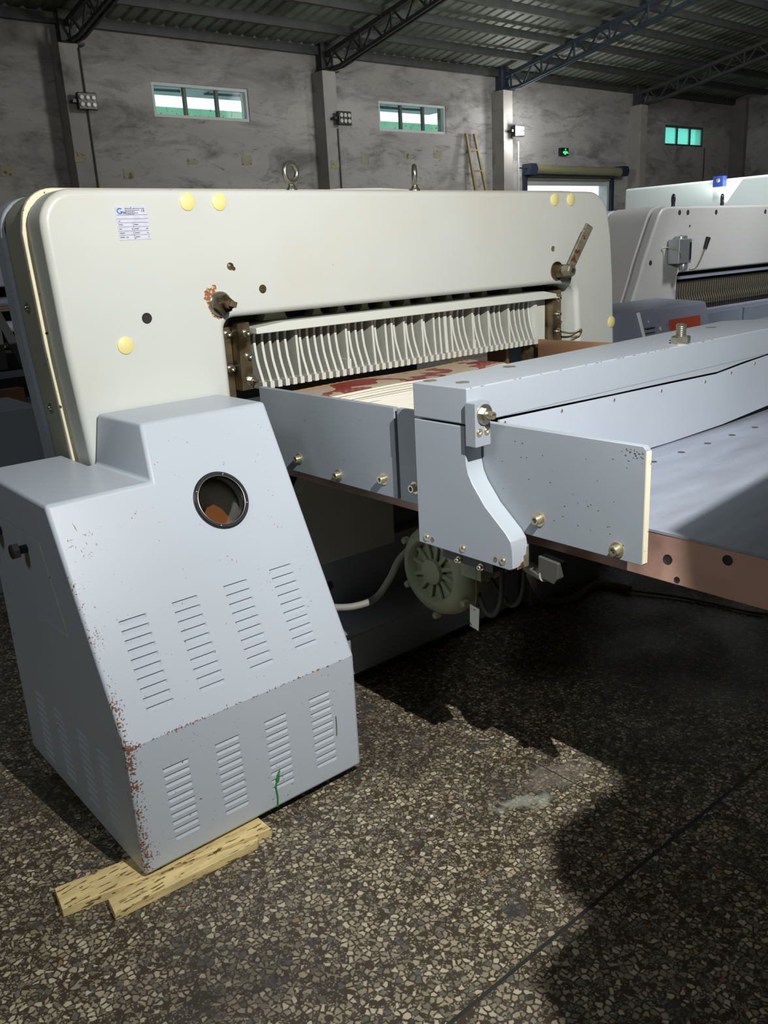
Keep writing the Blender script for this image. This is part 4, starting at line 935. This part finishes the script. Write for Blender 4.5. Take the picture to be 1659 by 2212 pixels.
# ================================================================== TIMBER BLOCKS
def plank(name, pts, z0, z1, label):
    o = obj(name, prism(bm_(), pts, 'z', z0, z1), 'wood', None, bevel=.002, seg=1); tag(o, label, 'plank', 'planks under the cabinet'); return o
plank('timber_plank', [(.461, 1.985), (.448, 1.895), (.62, 1.862), (1.00, 1.79), (1.0, 1.88), (.70, 1.95)], .004, .030, 'long pale plank sticking out left under the cabinet corner')
plank('timber_batten', [(.548, 1.850), (.540, 1.792), (.94, 1.772), (.955, 1.786), (.62, 1.855)], .0, .0245, 'narrow splintered batten lying in front of the long plank')
S_ = bpy.data.objects['timber_plank']; S_.location.z = -.004

tag(obj('plaster_crumb', prism(bm_(), [(1.370, 1.538), (1.376, 1.546), (1.383, 1.544), (1.381, 1.537)], 'z', 0, .003), 'litter'), 'tiny white crumb on the lit terrazzo floor', 'debris')

# ================================================================== SECOND MACHINE
SM = thing('paper_cutter', (6.6, 3.9, 0), 'grey paper cutting machine standing behind at the right with dark fingers', 'paper cutter')
fe = [(4.98, 0), (5.324, 1.116), (5.400, 1.267), (5.449, 1.381), (5.53, 1.53), (5.586, 1.632), (5.62, 1.69), (5.66, 1.725), (5.72, 1.742), (7.9, 1.742), (7.96, 1.72), (8.0, 1.66), (8.1, 0), (7.75, 0), (7.7, 1.275), (5.915, 1.275), (5.89, 1.25), (5.89, 0)]
obj('front_frame', prism(bm_(), fe, 'y', 3.6, 3.68), 'm2', SM, bevel=.02, seg=3, ang=50)
sh = [(x - .012 if x < 6 else x, z) for x, z in fe]
obj('side_cover', prism(bm_(), [(p[0], p[1] + (.004 if p[1] > 1.5 else 0)) for p in sh], 'y', 3.685, 4.02), 'm2', SM, bevel=.006, seg=1, ang=50)
obj('rear_cover', prism(bm_(), [(p[0] - .02 if p[0] < 6 else p[0], p[1]) for p in sh], 'y', 4.03, 4.16), 'grey', SM, bevel=.01, ang=50)
for x, z, r in ((5.877, 1.699, .018), (5.988, 1.698, .018), (6.383, 1.695, .018), (7.147, 1.688, .018), (6.022, 1.603, .009), (5.53, 1.364, .018)):
    bm = bm_(); lathe(bm, [(r, 0), (r, .001)], (x, 3.5995, z), (0, -1, 0), 20); obj('frame_hole', bm, 'dark', SM)
for x in (6.03, 6.73):
    bm = bm_(); torus(bm, (x, 3.75, 1.80), (.35, -.94, 0) if x > 6.5 else (.7, -.7, 0), .030, .0095, 28, 10); cyl(bm, (x, 3.75, 1.742), (x, 3.75, 1.775), .014); obj('eye_bolt', bm, 'black', SM, smooth=50)
# oil pump
OP = obj('oil_pump', box(bm_(), 5.735, 5.90, 3.50, 3.595, 1.345, 1.515), 'alum', SM, bevel=.006); OP['label'] = 'aluminium hand oil pump'
bm = bm_(); lathe(bm, [(.045, 0), (.045, .018), (.035, .026)], (5.83, 3.55, 1.515), (0, 0, 1), 20); obj('filler_cap', bm, 'alum', OP, smooth=30)
obj('sight_glass', box(bm_(), 5.865, 5.885, 3.494, 3.50, 1.37, 1.49), 'black', OP)
bm = bm_(); lathe(bm, [(.03, 0), (.035, .02), (.028, .05)], (5.86, 3.54, 1.345), (0, 0, -1), 16); obj('pump_body', bm, 'alum', OP, smooth=40)
bm = bm_(); tube(bm, [(5.88, 3.50, 1.30), (5.93, 3.47, 1.32), (5.99, 3.45, 1.44)], .006, 8); obj('pump_lever', bm, 'steel', OP)
bm = bm_(); cyl(bm, (5.99, 3.45, 1.435), (6.02, 3.445, 1.515), .014, .018); obj('lever_grip', bm, 'black', OP, smooth=40)
bm = bm_(); tube(bm, [(5.66, 3.59, 1.46), (5.70, 3.57, 1.46), (5.74, 3.50, 1.43), (5.76, 3.495, 1.39)], .004, 8); obj('oil_line', bm, 'brass', OP)
# clamp and fingers
obj('recess_back', box(bm_(), 5.90, 7.7, 3.72, 3.76, .95, 1.27), 'dark', SM)
c2 = obj('clamp_bar', box(bm_(), 5.95, 7.65, 3.63, 3.72, 1.225, 1.248), 'm2grey', SM)
bm = bm_(); prism(bm, [(3.655, 1.19), (3.66, 1.10), (3.64, 1.05), (3.64, 1.02), (3.715, 1.02), (3.715, 1.20)], 'x', -.005, .005)
bmesh.ops.translate(bm, verts=bm.verts, vec=(0, -3.9, 0)); fme = bpy.data.meshes.new('clamp_finger'); bm.to_mesh(fme); bm.free(); fme.materials.append(M['m2finger'])
for i in range(46):
    o = bpy.data.objects.new('clamp_finger', fme); COL.objects.link(o); o.parent = c2; o.location = (5.99 + i * .034 - 6.6, 0, 0)
bm = bm_(); box(bm, 5.9, 8.0, 2.2, 3.58, .86, .90); obj('table_top', bm, 'm2grey', SM, bevel=.004)
bm = bm_(); box(bm, 5.66, 8.0, 3.26, 3.34, .90, 1.03); obj('rear_wall', bm, 'm2grey', SM, bevel=.006)
bm = bm_(); box(bm, 5.70, 6.17, 3.245, 3.26, .86, 1.005); obj('recessed_panel', bm, 'grey_dark', SM, bevel=.003)
bm = bm_(); box(bm, 6.24, 7.9, 3.245, 3.26, .86, 1.005); obj('recessed_panel', bm, 'grey_dark', SM, bevel=.003)
SC = thing('machine_cabinet', (5.1, 3.2, 0), 'slate grey cabinet with red sticker in front of the second machine', 'cabinet')
cb2 = obj('cabinet_body', prism(bm_(), [(3.02, 0), (3.02, .45), (3.18, 1.10), (3.58, 1.12), (3.58, 0)], 'x', 4.45, 5.58), 'm2grey', SC, bevel=.02, seg=3, ang=20)
obj('red_sticker', prism(bm_(), [(5.10, .905), (5.45, .905), (5.43, 1.02), (5.06, 1.02)], 'y', 3.135, 3.14), 'red', SC)
for z in (.985, .955, .925): obj('louvre', box(bm_(), 4.80, 4.90, 3.135, 3.165, z, z + .006), 'cable', SC)
bm = bm_(); beam(bm, (4.76, 3.175, 1.09), (4.80, 3.11, .80), .022, .012); obj('scraped_seam', bm, 'mint', SC)

# ================================================================== WHITE MACHINE HULL, BLUE BOX
tag(obj('machine_hull', box(bm_(), 9.3, 10.6, 3.0, 6.45, 0, 2.10), 'mint', None, bevel=.03, seg=3), 'long pale mint painted machine hull behind the second cutter', 'machine')
t = thing('switch_box', (9.27, 5.3, 1.95), 'small blue switch box on the pale machine hull', 'switch box')
obj('box_body', box(bm_(), 9.22, 9.298, 5.14, 5.26, 2.02, 2.13), 'blue', t, bevel=.004)
bm = bm_(); lathe(bm, [(.022, 0), (.018, .012)], (9.22, 5.2, 2.085), (-1, 0, 0), 14); obj('rotary_knob', bm, 'brass', t)

# ================================================================== LEFT BACKGROUND
t = thing('press_machine', (1.3, 5.6, 0), 'dark printing press frame far left behind the cutter', 'machine')
obj('hood', prism(bm_(), [(5.5, 1.46), (5.5, 1.70), (5.9, 1.72), (6.2, 1.46)], 'x', .9, 1.95), 'm2grey', t, bevel=.01)
obj('dark_bay', box(bm_(), .9, 1.95, 6.0, 6.2, .2, 1.46), 'dark', t)
for z, r_, mm in ((1.37, .03, 'grey_dark'), (1.335, .010, 'carton'), (1.32, .008, 'steel'), (1.22, .035, 'grey'), (1.10, .02, 'steel')):
    bm = bm_(); cyl(bm, (.9, 5.62, z), (1.95, 5.62, z), r_); obj('roller', bm, mm, t, smooth=40)
obj('side_frame', prism(bm_(), [(1.60, .98), (1.55, .98), (1.50, 1.36), (1.60, 1.36), (1.74, .98), (1.68, .98), (1.60, 1.22)], 'y', 5.48, 5.52), 'truss', t)
obj('cross_rail', box(bm_(), .9, 1.9, 5.46, 5.52, .925, .965), 'grey_dark', t, bevel=.004)
obj('plinth', box(bm_(), .9, 1.9, 5.5, 6.0, 0, .62), 'dark', t)
tag(obj('carton', box(bm_(), 1.47, 1.585, 5.2, 5.3, .80, .89), 'carton'), 'brown carton piece at the far left edge', 'carton')
tag(obj('work_bench', box(bm_(), .6, 2.3, 4.84, 5.44, .0, .80), 'grey_dark', None, bevel=.005), 'grey topped low bench behind the left side of the cutter', 'bench')
tag(obj('steel_locker', box(bm_(), .60, 1.375, 4.33, 4.80, .0, .905), 'grey', None, bevel=.006), 'plain pale grey steel box at the left edge behind the cabinet', 'box')

# ================================================================== WORK LAMP (unseen, out of frame; flap added and shaped to shade floor and table corner)
t = thing('unseen_work_lamp', (1.42, -.25, 0), 'unseen tall black work lamp on a stand with an added flap shaped to cast shadow', 'work lamp')
K_ = Vector(KEY); D_ = (Vector((3.6, 2.4, 1.6)) - K_).normalized()
bm = bm_(); lathe(bm, [(.075, .02), (.070, 0), (.05, -.02), (.05, -.10), (.035, -.12)], K_ - D_ * .012, D_, 24, capa=False); obj('unseen_lamp_head', bm, 'black', t, smooth=40)
bm = bm_(); prism(bm, [(.942, .198), (.950, .218), (.992, .222), (.998, .244), (1.020, .265), (1.077, .266), (1.102, .310), (1.258, .326), (1.55, .31), (1.55, -.10), (.942, -.10)], 'z', 2.044, 2.05); obj('shadow_flap', bm, 'black', t)
bm = bm_(); cyl(bm, (1.42, -.25, .03), (1.42, -.25, 2.30), .016); tube(bm, [(1.42, -.25, 2.30), (1.30, -.18, 2.40), K_ - D_ * .12], .012); cyl(bm, (1.42, -.25, 2.04), (1.42, -.09, 2.04), .008); obj('unseen_stand_pole', bm, 'black', t)
bm = bm_()
for a in (0.3, 2.4, 4.5): cyl(bm, (1.42, -.25, .30), (1.42 + .16 * math.cos(a), -.25 + .16 * math.sin(a), .012), .010)
obj('stand_legs', bm, 'black', t)
